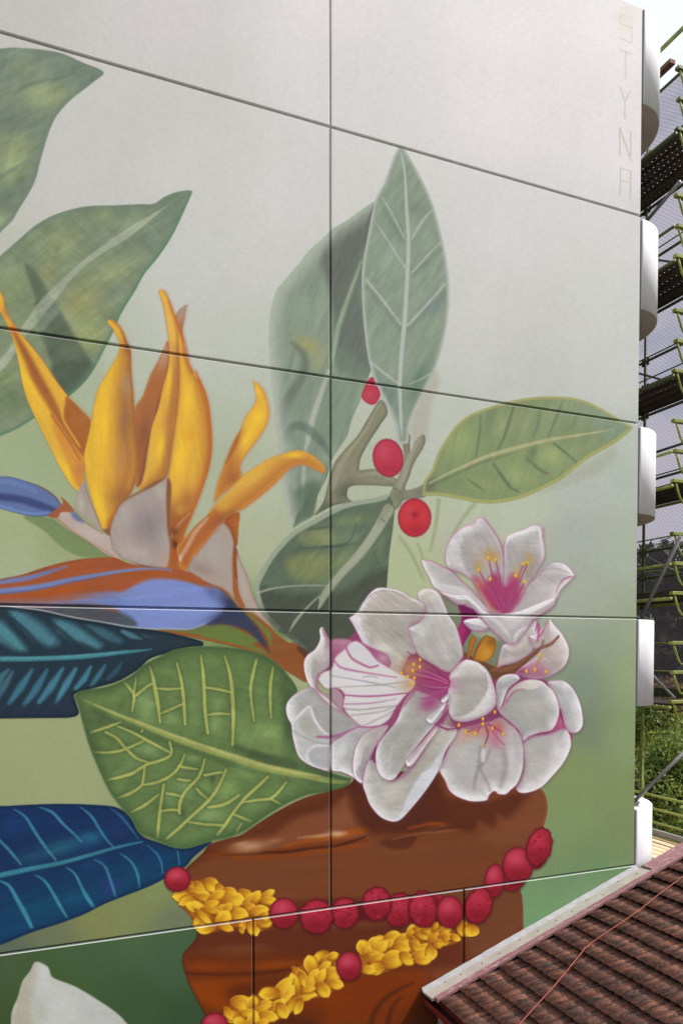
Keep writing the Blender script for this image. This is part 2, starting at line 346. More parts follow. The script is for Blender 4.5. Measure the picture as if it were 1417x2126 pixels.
F('painted_stem', '590 1190 655 1245 585 1375 505 1500 400 1640 205 1845 95 1985 0 2112 @7 300 160 200 260 90 400 70 420 110 330 210 220 330 110 @5 -20 2030 120 1840 300 1640 425 1470 525 1300',
  '9da28c', [('L',300,1700,20,2080,'8d9580',.8),('B',560,1290,50,90,30,'8b8a72',.8),('E','6d7461',5,.6,1,.7),('S','535 1315 580 1350',[2,2],'55584a',.7,2),('B',600,1210,40,40,0,'7e7f68',.7)], 2, 1, 'long pale midrib painted down the dark lower fig leaf')
# upright fig leaf
T('4')
F('painted_leaf', '972 42c 1005 62 1100 220 1200 430 1270 680 1310 900 1322 1100 1305 1300 1260 1500 1210 1640 1150 1760 1090 1880 1048 1990 1035 2100 1030 2126 960 2126 955 2060 935 1980 880 1850 800 1690 760 1560 735 1400 712 1150 712 900 742 720 800 430 870 290 930 120',
  '85947f', [('B',900,850,110,160,20,'8b9c86',.8),('B',1180,700,90,120,0,'8b9c86',.7),('B',1150,1450,90,180,10,'82947c',.8),('B',1080,480,90,60,0,'727f72',.8),('B',950,620,50,120,-25,'76857a',.7),('B',1200,1180,110,60,-40,'71807a',.7),('B',900,1780,70,150,-30,'6e8279',.8),('B',1100,1700,60,180,25,'5f7868',.8),('B',860,1480,80,120,20,'879882',.7),('B',980,120,60,100,0,'8d998c',.7),
   ('S','850 400 920 520 970 620 1005 690',[3,4,4,3],'acb3aa',.7,2.5),('S','810 585 880 690 950 800 1010 890',[2,4,4,4],'adb3aa',.75,2.5),('S','735 975 830 1090 920 1210 980 1290',[4,6,5,4],'adb4a9',.8,2.5),('S','775 1560 860 1630 965 1710',[5,5,4],'adb3aa',.75,2.5),
   ('S','1195 500 1140 560 1060 690',[4,6,5],'a9b0a8',.8,2.5),('S','1258 720 1180 800 1060 930',[3,5,4],'adb3aa',.8,2.5),('S','1290 1010 1170 1150 1030 1300',[4,6,5],'adb3aa',.8,2.5),('S','1185 1640 1120 1680 1040 1710',[4,3,2],'a5ada3',.7,2.5),
   ('S','860 480 1000 720',[7,9],'6f7d70',.35,8),('S','1270 760 1070 960',[7,9],'6f7d70',.4,8),('S','1290 1060 1040 1330',[8,10],'6c7a6f',.4,8),('S','740 1030 970 1320',[8,10],'6d7c70',.35,8),
   ('N',-60,40,9,.08),('S','985 90 1010 240 1022 480 1035 700 1027 950 1010 1250 987 1500 975 1700 980 1900 990 2080',[3,5,7,8,8,9,9,8,7,4],'b2b8ae',.9,2.5),('B',990,2100,50,60,0,'8b8f7c',.8),
   ('E','bcc0ba',8,.95),('E','9ea69a',12,.4)], 1.5, 2, 'upright fig leaf with pale veins painted right of the middle joint', desat=0.12)
for (x, y, rx, ry, an, spot, lb) in ((603, 795, 133, 168, -10, 0, 'red fig berry painted beside the twig below the upright leaf'), (832, 1312, 145, 168, 0, 1, 'red fig berry with a dark eye painted below the twig')):
    T('5')
    F('painted_berry', None, 'b5364a' if not spot else 'bb3038', [('B', x - 40, y - 60, 80, 80, 0, 'c04c5e' if not spot else 'c4404c', .8), ('B', x + 20, y + 100, 100, 50, 0, '9e2638', .6), ('E', '84223a', 6, .8)] + ([('B', x, y - 25, 34, 30, 0, '8e1e2e', .9), ('B', x - 70, y + 20, 50, 60, 0, 'c84448', .4), ('B', x + 80, y, 50, 70, 0, 'c6404a', .5)] if spot else []),
      3.2, 3, lb, poly=ellipse('5', x, y, rx, ry, an))
# right fig leaf
T('6')
F('painted_leaf', '45 690c 60 600 100 540 150 410 200 330 260 250 350 180 500 125 600 97 750 73 900 70 1000 80 1090 107 1180 152 1280 212 1366 264c 1320 310 1240 370 1130 430 1040 490 930 580 800 650 650 712 500 738 400 735 280 712 150 692',
  '7f8e62', [('B',1240,270,190,110,20,'7c8e79',.9),('B',1050,150,200,90,10,'8b967c',.7),('B',280,360,90,140,20,'92a066',.9),('B',530,250,80,110,15,'909a6c',.8),('B',680,230,80,100,15,'8c966e',.7),('B',840,220,80,100,15,'8a946f',.7),('B',640,560,120,80,30,'92a068',.9),('B',850,440,110,80,20,'96a369',.95),('B',400,620,130,50,10,'8f9a66',.8),('B',250,610,120,40,-5,'768760',.7),
   ('B',80,620,60,70,0,'63695b',.85),('B',470,210,40,150,10,'71805f',.7),('B',1010,420,110,50,-20,'8b966c',.6),
   ('S','412 195 405 300 380 450',[4,5,3],'5f7052',.8,5),('S','618 130 590 220 555 330 500 430',[5,6,5,3],'5f7052',.85,6),('S','785 150 770 240 735 330',[4,5,2],'66765a',.75,5),('S','915 120 880 210 830 330',[4,6,3],'66765e',.75,5),('S','1010 180 990 240 950 290',[3,4,2],'6f7f68',.6,5),
   ('S','490 490 545 570 600 640 650 665',[4,7,7,3],'5c6e4e',.85,6),('S','700 455 770 520 830 555',[4,7,5],'60724f',.8,6),('S','870 365 940 420 1020 490',[5,5,3],'5e7054',.85,4),('S','335 590 390 630 430 660',[4,6,3],'62734f',.7,5),('B',740,420,25,60,20,'5e7256',.7),
   ('S','90 635 250 560 400 490 600 430',[4,5,4,3],'5f6b4c',.5,6),('S','88 614 200 555 300 510 450 445 620 395 830 343 1000 315 1190 285 1240 275',[3,5,7,8,8,7,6,4,1],'aaa97a',.95,2.5),
   ('N',-70,50,8,.05),('R','aaa563',5,.8,-.3,-1),('R','a5a55c',7,.85,.2,1),('E','9a9a62',10,.35)], 1.5, 2, 'yellow rimmed fig leaf painted out to the right edge of the wall', desat=0.08)
# ---------------------------------------------------------------- orange bird flower
_F = F
def F(name, s, col, ops=(), soft=1.3, film=0, label=None, **k):
    if name == 'painted_petal' and s: a, c = parse(s); _F('', None, 'a8572e', (), 11, alpha=.4, poly=spline(a, c, True) + np.array([1.5, .5]))
    _F(name, s, col, ops, soft, film, label, **k)
BF = 'bird flower'
T('2')
F('painted_petal', '1306 244c 1292 340 1278 440 1320 620 1290 640 1200 430 1228 325 1262 275', 'b08a70', [('B',1290,280,40,60,0,'a98f80',.8),('B',1270,420,30,80,0,'a8683c',.8),('E','8c6a52',4,.5)], 2, 3)
F('painted_petal', '1168 500c 1190 520 1192 640 1160 800 1110 960 1080 1090 1035 1250 1012 1400 985 1500 950 1520 955 1420 950 1260 938 1100 942 975 1000 880 1050 740 1110 630', 'a4683c',
  [('B',1150,600,50,120,15,'b9917a',.85),('B',1090,850,50,150,20,'a3643a',.6),('B',1010,1150,50,160,10,'84523a',.8),('B',990,1400,40,140,5,'8a563a',.6),('B',960,1000,30,60,0,'a76c40',.7),('E','bb7a55',6,.6,-1,-.3),('E','6e3c28',8,.6,1,.2)], 2, 3)
F('painted_petal', '0 148c 25 200 42 290 110 400 190 500 290 622 390 770 480 890 560 972 640 1065 622 1170 592 1300 592 1400 580 1490 545 1552c 500 1510 430 1400 350 1240 270 1080 200 930 165 820 130 640 90 480 40 362 0 290 -60 220 -60 100', 'd9a83e',
  [('B',220,800,60,300,-28,'f0c438',.7),('B',480,1420,30,120,-30,'f0c438',.8),('P','480 885 660 1065 610 1300 560 1275 500 1170 450 1060 452 960','9d5b2e',.92,6),('B',560,1060,60,50,40,'a8683a',.6),
   ('P','355 1010 420 1090 500 1230 590 1330 600 1480 560 1530 520 1480 470 1330 400 1190','c9803c',.75,10),('B',560,1400,40,60,0,'b8764a',.7),('S','360 1020 430 1120 500 1230 560 1330',[3,4,3],'a5552c',.7,4),
   ('S','100 440 180 590 260 760 340 900 430 1060 520 1220 590 1300',[8,16,22,22,16,10,5],'9c5c32',.9,14),('S','110 460 210 650 330 860',[4,8,10],'955a34',.55,6),('S','440 920 440 1040 560 1240',[4,5,4],'d9a640',.7,3),
   ('B',40,300,30,60,-20,'c87a3c',.8),('B',90,420,40,40,0,'bd6430',.8),('B',10,200,20,60,0,'e6ac3a',.7),('E','c8782c',4,.4,1,-.5),('N',60,40,8,.04)], 1.8, 4, 'leftmost yellow flame shaped petal of the bird flower')
F('painted_petal', '757 350c 800 358 850 410 890 500 915 560 920 700 935 880 945 1050 957 1200 965 1350 955 1450 920 1560 860 1620 820 1690 790 1760 760 1850 712 1812c 680 1720 640 1600 610 1480 595 1380 590 1290 622 1150 642 1040 680 855 740 740 812 620 838 540 826 480 780 400 752 372', 'dcab3a',
  [('B',740,1000,70,300,8,'f0c438',.7),('P','870 500 920 560 960 1350 900 1600 800 1700 770 1600 830 1400 820 1150 810 900 850 700','a0663c',.9,44),('E','8c5230',12,.6,1,.1),('B',880,1050,50,160,5,'94684a',.75),('B',890,800,40,90,0,'a58a72',.7),('B',850,1330,70,120,10,'b98450',.6),('B',900,560,40,50,0,'9c633f',.9),('B',800,430,60,40,45,'e2a83c',.6),
   ('B',860,1580,80,60,-30,'9a6338',.8),('B',690,1650,40,160,-15,'f0c438',.8),('B',770,1780,30,70,15,'a5602f',.8),('E','cb9a3c',5,.5,-1,0),('E','a2613a',5,.5,1,0),('N',85,50,8,.04)], 1.8, 4, 'broad yellow petal of the bird flower with a brown right side')
T('3')
F('painted_petal', '@2 1150 150c 1190 225 1232 340 1290 500 1312 610 1360 720 @3 240 25 290 125 335 240 358 370 372 550 366 700 330 860 270 1030 215 1170 165 1290 150 1400 190 1560 20 1580 25 1300 18 1080 35 880 62 660 95 400 120 150 110 20 @2 1250 640 1245 500 1200 300', 'd9a63e',
  [('B',190,250,70,200,10,'f0c438',.7),('B',130,700,60,200,10,'f0c438',.8),('B',200,540,50,60,0,'d99a2c',.6),('P','@2 1300 560 1360 720 @3 250 30 360 350 372 700 260 1050 190 1230 170 1200 250 960 310 700 300 420 250 180','b06a36',.85,26),('E','9c5228',14,.6,1,.1),('B',180,1050,120,120,-30,'a5683a',.85),('B',60,1150,50,120,0,'9a623c',.85),('B',90,960,50,80,0,'dcb03c',.7),
   ('P','20 1190 100 1150 230 1130 170 1290 150 1400 190 1560 20 1580','9c5a30',.9,14),('B',100,1440,70,90,20,'a8521f',.8),('B',85,1380,22,40,-10,'4a2c22',.9),('S','200 1140 120 1220 60 1310 30 1400',[3,4,3],'c79a78',.6,4),('B',80,1280,40,40,0,'5f3422',.7),('E','c4632c',6,.7,1,.1),('E','b58a3c',5,.4,-1,0),
   ('S','@2 1290 520 1330 640 1380 760',[6,8,4],'c89268',.7,5),('N',80,50,8,.04)], 1.8, 4, 'tall right lobe of the central yellow petal of the bird flower')
T('2')
F('painted_petal', '1110 145c 1128 138 1150 150 1200 270 1242 420 1248 560 1257 700 1250 900 1236 1040 1205 1230 1182 1400 1165 1448 1060 1508 962 1545c 1000 1470 1022 1370 1042 1220 1065 1090 1110 960 1140 820 1177 680 1182 540 1166 400 1145 270', 'd8a644',
  [('P','1235 540 1257 700 1250 900 1220 1150 1170 1440 1080 1490 1120 1350 1150 1150 1190 900 1215 700','9c6038',.9,26),('E','8c5230',8,.5,1,.1),('B',1120,1250,40,150,8,'f0c438',.8),('B',1180,800,20,160,5,'f0c438',.7),('B',1190,420,30,160,-8,'e3b25c',.7),('B',1150,190,20,50,-20,'e6b23c',.8),('B',1200,1100,40,80,10,'b87a42',.6),('B',1040,1500,70,30,-30,'a5682f',.6),('B',1210,560,20,80,0,'cf9650',.6),('E','b5783c',4,.4,-1,0),('N',85,50,7,.04)], 1.8, 5, 'tall narrow left lobe of the central yellow petal of the bird flower')
T('3')
F('painted_petal', '686 118c 722 132 770 190 800 270 812 370 790 462 730 560 660 650 610 722 590 780 600 852 560 900 480 970 400 1040 384 1062c 400 950 430 850 470 740 530 590 590 490 632 390 690 310 712 250 702 180', 'd8a63e',
  [('P','384 1062 430 850 470 740 530 590 590 490 600 600 560 700 600 760 600 860 480 980','ac6936',.9,22),('B',720,400,60,110,25,'f0c438',.8),('B',640,560,40,110,30,'f0c438',.8),('S','590 470 550 600 480 740',[5,8,8],'8f5230',.6,6),('B',540,870,50,60,20,'9a5a36',.7),('B',560,750,40,80,20,'c07a3e',.7),('B',720,190,25,60,-20,'f0c438',.7),('E','c7793a',6,.6,1,.4),('E','b98a60',5,.5,-1,-.2)], 2, 4, 'upright yellow petal painted right of the central petals')
F('painted_petal', '1252 805c 1225 760 1150 692 1080 660 1020 652 930 675 820 715 730 765 640 825 580 882 500 970 420 1050 370 1102 330 1160 250 1230 190 1302 150 1345 100 1410 115 1500 125 1560 190 1572 222 1480 262 1442 342 1340 422 1240 482 1192 560 1132 622 1100 702 1042 800 962 900 870 962 800 1042 765 1102 770 1172 802 1230 832c', 'd6a547',
  [('P','1252 830 1100 775 960 800 800 965 620 1105 480 1195 420 1150 560 1030 700 930 850 800 950 730 1080 700 1180 750','a9642f',.88,36),('B',700,860,120,40,-38,'d9ab48',.7),('P','480 1195 400 1100 250 1230 100 1400 125 1560 190 1572 260 1442','a55c30',.92,18),('S','330 1180 240 1290 190 1380 130 1480',[8,9,9,8],'c79c80',.8,7),('B',125,1490,18,30,0,'d0b8a8',.8),('B',470,1080,80,40,-40,'c99a3c',.8),
   ('B',420,1200,80,40,-40,'8f5a3c',.7),('S','350 1150 250 1240 190 1310',[3,3,2],'7a3c1c',.6,3),('B',520,1140,60,30,-35,'7a5636',.5),('B',1010,690,80,25,0,'f0c438',.8),('E','c8683a',6,.5,.4,1),('E','c99244',5,.4,-.4,-1)], 2, 6, 'lower right yellow petal reaching sideways to the middle joint')
F = _F
# pale bracts
T('2')
F('', '560 1500 700 1780 640 1700 780 1900 960 2070 1170 2090 1190 1700 1180 1460 960 1560 860 1620 780 1790 700 1810', '84563c', [], 5)
T('2')
F('painted_bract', '592 1470c 625 1590 682 1730 715 1825 640 1770 560 1700 528 1682 540 1560', 'a8998f', [('B',600,1560,30,90,-10,'9c8d88',.7),('B',570,1640,20,60,0,'b8b39c',.7),('E','8a6a60',5,.6,1,0)], 2, 3)
F('painted_bract', '425 1635 520 1690 600 1762 700 1832 772 1872 800 1970 850 2030 740 1992 640 1922 500 1832 420 1762 375 1735 405 1690', 'b3a297', [('B',520,1730,50,40,30,'a3b3b0',0),('P','490 1690 540 1710 590 1770 540 1760 505 1730','5b6c96',.85,5),('S','430 1640 520 1690 620 1780 720 1845',[3,3,4,3],'7a4a3a',.7,4),('S','395 1735 500 1825 640 1915 800 2010',[4,4,3],'a8705a',.6,5),('B',650,1850,100,40,30,'bcb0a8',.7),('B',460,1690,40,30,0,'c8b4a4',.6)], 2, 3)
F('painted_bract', '1172 1452c 1166 1600 1172 1800 1192 1950 1172 2082 1100 2085 960 2062 860 2022 790 1962 770 1872 780 1782 832 1662 882 1612 980 1562 1080 1512', 'a59891', [('B',1030,1790,120,170,10,'877c7c',.85),('B',870,1700,60,70,0,'b0a59c',.7),('B',1130,1550,60,60,0,'a9a795',.7),('B',950,1980,120,50,20,'b3a59e',.7),('B',1150,2030,40,60,0,'b08f7c',.7),('E','98735f',6,.5),('N',70,40,14,.04)], 2, 5)
T('3')
F('painted_bract', '470 1195c 520 1262 560 1402 602 1522 652 1642 700 1800 762 1920 862 2040 780 1985 680 1905 590 1862 540 1802 470 1735 350 1685 240 1635 185 1565 222 1490 332 1352 402 1272', 'a5968c', [('B',390,1430,120,120,-30,'a8a097',.8),('B',290,1570,110,50,20,'917b72',.7),('B',620,1700,40,180,-15,'b3a49a',.8),('S','480 1190 530 1260 560 1360 545 1500 550 1650 560 1760 600 1860',[16,14,12,9,10,12,14],'9a5228',.9,5),('S','560 1330 548 1480 560 1640',[6,4,5],'6e4030',.6,4),('B',740,1900,60,60,40,'b9a294',.7),('E','8c6450',5,.5)], 2, 5)
F('painted_bract', '475 1190 580 1132 577 1250 566 1390 540 1340 520 1262', 'a25a2b', [('E','6e4028',6,.7,-1,.2),('B',560,1220,20,50,0,'b8632a',.7)], 2, 5)
# blue parts
T('2')
F('painted_petal', '-80 1430 0 1447 80 1452 180 1480 290 1520 372 1572 425 1640 405 1692 335 1722 240 1726 150 1712 0 1672 -80 1650', '5f709c', [('S','-80 1570 0 1590 150 1610 280 1650 400 1690',[16,15,15,16,8],'3a4570',.9,9),('S','-80 1650 0 1660 120 1695 260 1712 340 1700',[8,10,9,6,4],'6f86bd',.85,6),('S','-80 1480 0 1480 120 1500 250 1550',[8,10,10,8],'6c7fae',.7,8),('S','200 1484 300 1525 385 1580 430 1640 400 1700 330 1725',[3,4,6,8,6,3],'8a4a2e',.85,4),('E','3a3f60',3,.5)], 1.8, 4, 'round blue tongue of the bird flower at the left edge')
F('', '340 1720 440 1640 430 1590 520 1690 430 1700 400 1740', '9a5a3c', [], 2.5)
T('9')
F('painted_spathe', '-250 330 0 245 150 215 300 165 430 130 560 105 700 92 800 92 900 132 1000 156 1130 162 1200 170 1320 195 1417 240 @3 200 1592 350 1682 460 1725 530 1800 580 1860 700 1930 780 1990 880 2080 960 2140 @7 110 500 215 592 195 700 208 805 120 762 0 692 @A 1000 132 950 102 800 52 560 0 @9 1300 645 1080 598 900 582 700 545 500 512 300 468 100 442 0 432 -250 420', '9c5230',
  [('B',400,330,260,30,-8,'a5501e',.9),('B',760,130,120,40,0,'93502f',.8),('B',1000,210,150,25,0,'9c5220',.8),
   ('P','860 330 960 280 1060 245 1200 243 1320 262 1417 290 @3 370 1700 470 1765 530 1835 545 1870 500 1905 420 1955 330 2002 200 2042 60 2045 @9 1060 596 900 582 800 550 840 480 760 430 640 400 500 400 600 365 740 340','788bc6',.97,8),
   ('B',800,390,200,40,5,'6c7fb6',.8),('P','-250 410 0 405 300 390 560 360 800 345 820 440 400 440 0 432 -250 432','6878a8',.75,14),
   ('S','-250 300 0 262 180 240 340 195 470 155',[12,11,11,9,3],'6a78aa',.9,5),('S','-250 350 0 330 250 300 500 248 700 212 900 182 1060 170 1200 180',[12,12,11,10,9,7,5,3],'6d84bb',.9,5),('S','0 345 250 318 500 265 680 235',[4,4,3,2],'4a5c8c',.6,4),('S','0 250 200 205 430 135 600 100',[3,3,3,2],'7a3a2c',.6,3),
   ('B',480,380,350,18,-4,'a5582f',.5),
   ('P','-250 432 0 432 300 440 560 420 760 455 900 500 960 560 900 585 700 548 500 512 300 468 0 436 -250 436','464e57',.93,9),
   ('S','-100 430 100 442 300 467 500 512 700 545 800 562 900 580 1060 593 1200 592 @3 200 2035 330 1990',[3,3,4,4,4,4,4,3,3,1],'a4b1ca',.9,1.8),
   ('P','@3 560 1848 600 1880 700 1930 800 2005 900 2095 960 2140 @7 110 500 215 592 195 700 208 805 120 762 0 692 @A 1000 130 940 98 800 50 620 5 @9 1250 640 1060 600 @3 200 2050 400 1990','8b4a24',.95,4),
   ('P','@9 1140 600 @3 200 2044 330 2005 430 2000 520 2012 620 2060 740 2126 @A 900 42 960 78 1000 108 900 80 800 46 640 5 @9 1417 640','62763b',.95,5),('S','@9 1120 605 1300 640 @A 560 2 800 52 950 104 1050 170',[5,8,9,10,14,18],'94502a',.9,4),
   ('B',1626,430,150,62,42,'30364f',.95),('B',1560,500,130,40,-15,'3a4164',.8),('B',1480,330,60,40,30,'4f5a8c',.6),('P','@3 330 2003 430 1930 490 1850 505 1800 545 1830 590 1868 640 1930 720 2020 780 2120 815 2215c 740 2140 660 2065 560 2020 440 1998','343b54',.95,6),
   ('P','@3 600 1880 700 1950 830 2060 920 2140 @A 1070 105 1040 90 985 48 @3 800 2100 730 2010 650 1935','65793d',.9,4),('B',1050,110,20,90,0,'6a4a2a',0),
   ('S','@3 580 1860 700 1935 800 2010 960 2145 @7 100 500',[5,6,6,8,14],'9a5026',.9,3),('P','@7 0 420 110 500 215 592 195 700 208 805 120 762 0 692 -60 640 -60 400','89502b',.9,5),('B',690,560,0.1,0.1,0,'000000',0),('B',1100,0,1,1,0,'000000',0),
   ('S','@3 200 1592 350 1682 460 1725 530 1800 580 1860',[7,7,6,6,6],'9a5a34',.85,5),('S','@3 0 1625 120 1640 260 1680 370 1720',[8,8,8,5],'96562c',.7,8),('N',-5,70,8,.05)], 1.8, 6, 'blue and rust pointed sheath of the bird flower')
T('7')
stroke('150 545 215 595', [10, 16], '4a2c20', .7, 6)
# ---------------------------------------------------------------- teal feathered leaf
T('9')
F('painted_leaf', '-700 440 0 434 100 444 300 470 500 515 700 548 900 584 1060 599 1200 622 1417 682 1417 712 1340 716 1160 766 1050 802 960 882 820 962 640 1012 520 1052 530 1102 552 1185 500 1212 400 1216 0 1220 -700 1225', '22333f',
  [('B',100,480,200,40,0,'2c3a40',.7),('P','60 470 160 475 280 540 370 620 420 690 360 720 270 690 180 610','3f6c7a',.9,12),('S','110 490 230 580 350 680',[14,20,14],'4c7c88',.7,9),('P','-250 520 0 530 80 600 160 690 190 745 110 745 0 690 -250 640','41707c',.95,12),('S','0 590 80 660 150 730',[18,18,8],'508a90',.6,8),
   ('P','370 530 480 540 600 610 720 700 690 730 600 700 480 660 400 600','41707e',.9,12),('S','420 560 560 640 680 720',[14,18,6],'50818c',.6,8),('P','600 570 700 580 800 630 860 680 800 690 700 650','3a6470',.85,10),('S','860 610 920 640 990 665',[9,12,3],'4e7a88',.8,5),('S','1000 640 1100 665',[7,2],'3e5a66',.6,5),
   ('S','30 470 200 620 300 730',[4,6,5],'223038',.6,6),('S','330 520 470 640 560 720',[6,8,5],'223038',.7,7),('S','600 580 720 670 820 710',[6,7,4],'24343c',.6,6),
   ('S','-250 815 0 803 200 803 400 796 550 788 700 775 850 758 1010 742 1060 735',[11,11,11,10,10,10,9,7,2],'44828c',.9,4),('S','0 798 400 792 700 770 900 748',[4,4,4,2],'5a9aa2',.6,3),
   ('S','-40 1010 10 930 60 880',[16,16,6],'41707c',.85,8),('S','-30 1080 40 980 90 890',[14,14,5],'46707e',.7,7),('S','65 1115 140 1010 225 880',[8,17,6],'3c6f80',.95,8),('S','170 1125 250 1020 330 880',[8,16,6],'3b6a80',.95,8),('S','275 1105 350 1010 440 870',[9,17,6],'427588',.95,8),('S','395 1110 460 990 530 875',[7,15,7],'477b90',.95,8),('S','530 1010 590 940 635 860',[8,13,6],'437a8c',.95,7),('S','640 990 690 920 735 850',[7,11,5],'3d7080',.9,7),('S','760 940 820 880 850 830',[8,10,4],'34586a',.7,7),
   ('P','-250 1130 0 1120 300 1130 540 1060 560 1190 400 1220 -250 1225','262f42',.8,14),('B',1200,680,200,50,10,'28343c',.8),('N',-50,50,5,.07),('E','151f28',10,.7)], 1.8, 6, 'dark teal leaf with feathery strokes painted at the left edge')
# ---------------------------------------------------------------- dark blue leaf
T('B')
F('painted_leaf', '-700 110 0 108 200 99 400 93 600 98 760 112 832 146 882 202 942 302 1060 352 1200 392 1330 367 1417 345 1360 392 1290 452 1240 512 1190 532 1100 592 980 652 850 702 700 762 560 832 400 892 200 957 0 1037 -700 1250', '162f54',
  [('B',200,200,300,60,10,'162f5a',.7),('B',600,320,100,50,-5,'25607e',.85),('B',400,390,170,60,-15,'255a6e',.85),('B',200,450,100,40,-15,'205066',.7),('B',450,150,200,40,0,'142a56',.6),('B',800,280,70,50,0,'23335e',.6),('B',100,240,80,80,0,'1a3a6c',.6),
   ('L',300,480,380,760,'12425f',.6),('B',250,800,180,90,-15,'134864',.8),('B',60,880,130,80,-15,'153c60',.7),('B',740,640,80,70,-20,'2a3a72',.8),('B',900,560,110,70,-20,'17425f',.7),('B',500,720,110,60,-20,'154b68',.8),('B',1080,450,80,60,0,'143d62',.7),('B',620,500,100,40,-20,'1e3c66',.6),
   ('S','-250 640 0 574 200 530 400 490 600 436 780 384 950 347',[14,12,11,9,8,6,3],'3c8090',.9,4),('S','0 600 200 556 420 512 640 448',[8,8,7,4],'12304c',.6,7),
   ('S','95 128 170 180 240 290 310 390 375 470',[2,6,7,6,4],'3f7f95',.85,3.5),('S','265 115 350 150 430 235 490 290 545 347',[2,6,6,5,3],'41849a',.85,3.5),('S','535 113 610 175 670 270 710 330 755 378',[2,5,6,5,3],'3f809a',.85,3.5),('S','740 125 800 170 860 240 925 325',[2,4,4,2],'3b7292',.75,3.5),('S','-10 330 60 400 140 497',[5,7,4],'408298',.85,3.5),
   ('S','-20 600 60 640 120 740 170 830 212 918',[2,7,9,10,7],'41889c',.85,4),('S','238 570 300 610 360 700 410 790 452 858',[2,6,7,7,4],'41879c',.85,3.5),('S','438 515 500 560 550 660 590 730 630 787',[2,5,6,9,7],'41879a',.85,3.5),('S','632 465 700 510 740 610 775 722',[2,5,6,4],'40829e',.8,3.5),('S','805 425 880 485 920 570 932 660',[2,5,6,3],'3b7c9a',.85,3),('S','985 370 1050 430 1078 490 1086 555',[1,4,4,3],'3b7c9a',.8,3),('S','1150 378 1185 410 1198 500',[2,3,3],'3b7c9a',.8,3),
   ('B',1290,390,60,40,-20,'1a2a4e',.8),('N',-20,40,7,.10),('E','10203e',9,.75),('E','142c50',14,.4,0,1)], 1.8, 6, 'dark blue leaf with pale blue veins painted at the lower left')
# ---------------------------------------------------------------- veined green leaf
T('A')
V = [('255 224 288 265 308 296 304 340 298 378',[3,4,4,4,2]),('318 205 312 250 305 300',[2,3,4]),('320 296 360 262 396 238',[4,4,3]),('384 150 400 200 414 270 428 350 437 432',[2,5,6,5,3]),('412 262 480 266 545 262',[2,4,2]),('520 135 540 210 552 290 558 370 562 442',[2,4,5,5,3]),('440 388 500 362 556 338',[2,4,2]),('640 98 652 190 657 280 662 380 675 486',[2,5,5,5,4]),('662 258 720 266 792 282',[3,4,3]),('675 394 730 388 786 390',[2,4,2]),('758 98 785 190 797 290 802 410 798 545',[2,5,6,5,3]),('918 118 902 180 888 260 892 330 905 425',[3,5,4,3,2]),('1000 158 988 230 985 300 990 410',[3,5,4,2]),
     ('92 482 160 460 242 430',[3,4,2]),('108 580 180 582 250 570 355 525',[2,4,4,2]),('165 480 220 510 265 560 320 610 375 630',[3,4,4,4,3]),('225 450 300 482 380 525 482 580',[2,4,4,3]),('484 530 494 570 485 600 430 625 370 642 290 690 160 722',[3,4,4,4,5,4,2]),('360 650 356 700 345 745 290 785 215 812',[3,3,4,5,2]),('350 745 430 728 500 690 540 640 560 590',[2,4,4,4,2]),('290 882 360 845 432 790',[2,5,2]),('456 740 442 830 432 920 424 1005',[3,4,5,5]),('440 876 485 868 532 871',[2,4,3]),('470 786 505 792 542 800',[3,4,2]),('534 885 535 840 560 780 625 710 648 660 660 615',[4,5,4,4,4,2]),('530 650 580 660 625 665',[4,4,2]),('525 715 560 720 590 722',[3,4,2]),('618 762 645 790 672 812',[3,4,2]),('660 696 710 686 745 680',[4,4,3]),('765 668 735 740 690 810 600 895 530 960 470 1012',[3,5,5,4,5,4]),('676 856 760 840 830 795',[3,5,3]),('576 928 660 940 750 945',[2,4,3]),('975 702 920 755 860 810 800 885 760 945 722 992',[3,5,4,4,5,4]),('1066 728 1030 775 990 810 915 820 840 832',[2,4,4,4,2]),('990 814 1030 835 1055 850',[3,4,2]),('800 888 850 910 892 926',[3,4,3]),('842 938 825 965 810 992',[3,4,2]),('350 470 345 478',[3,3])]
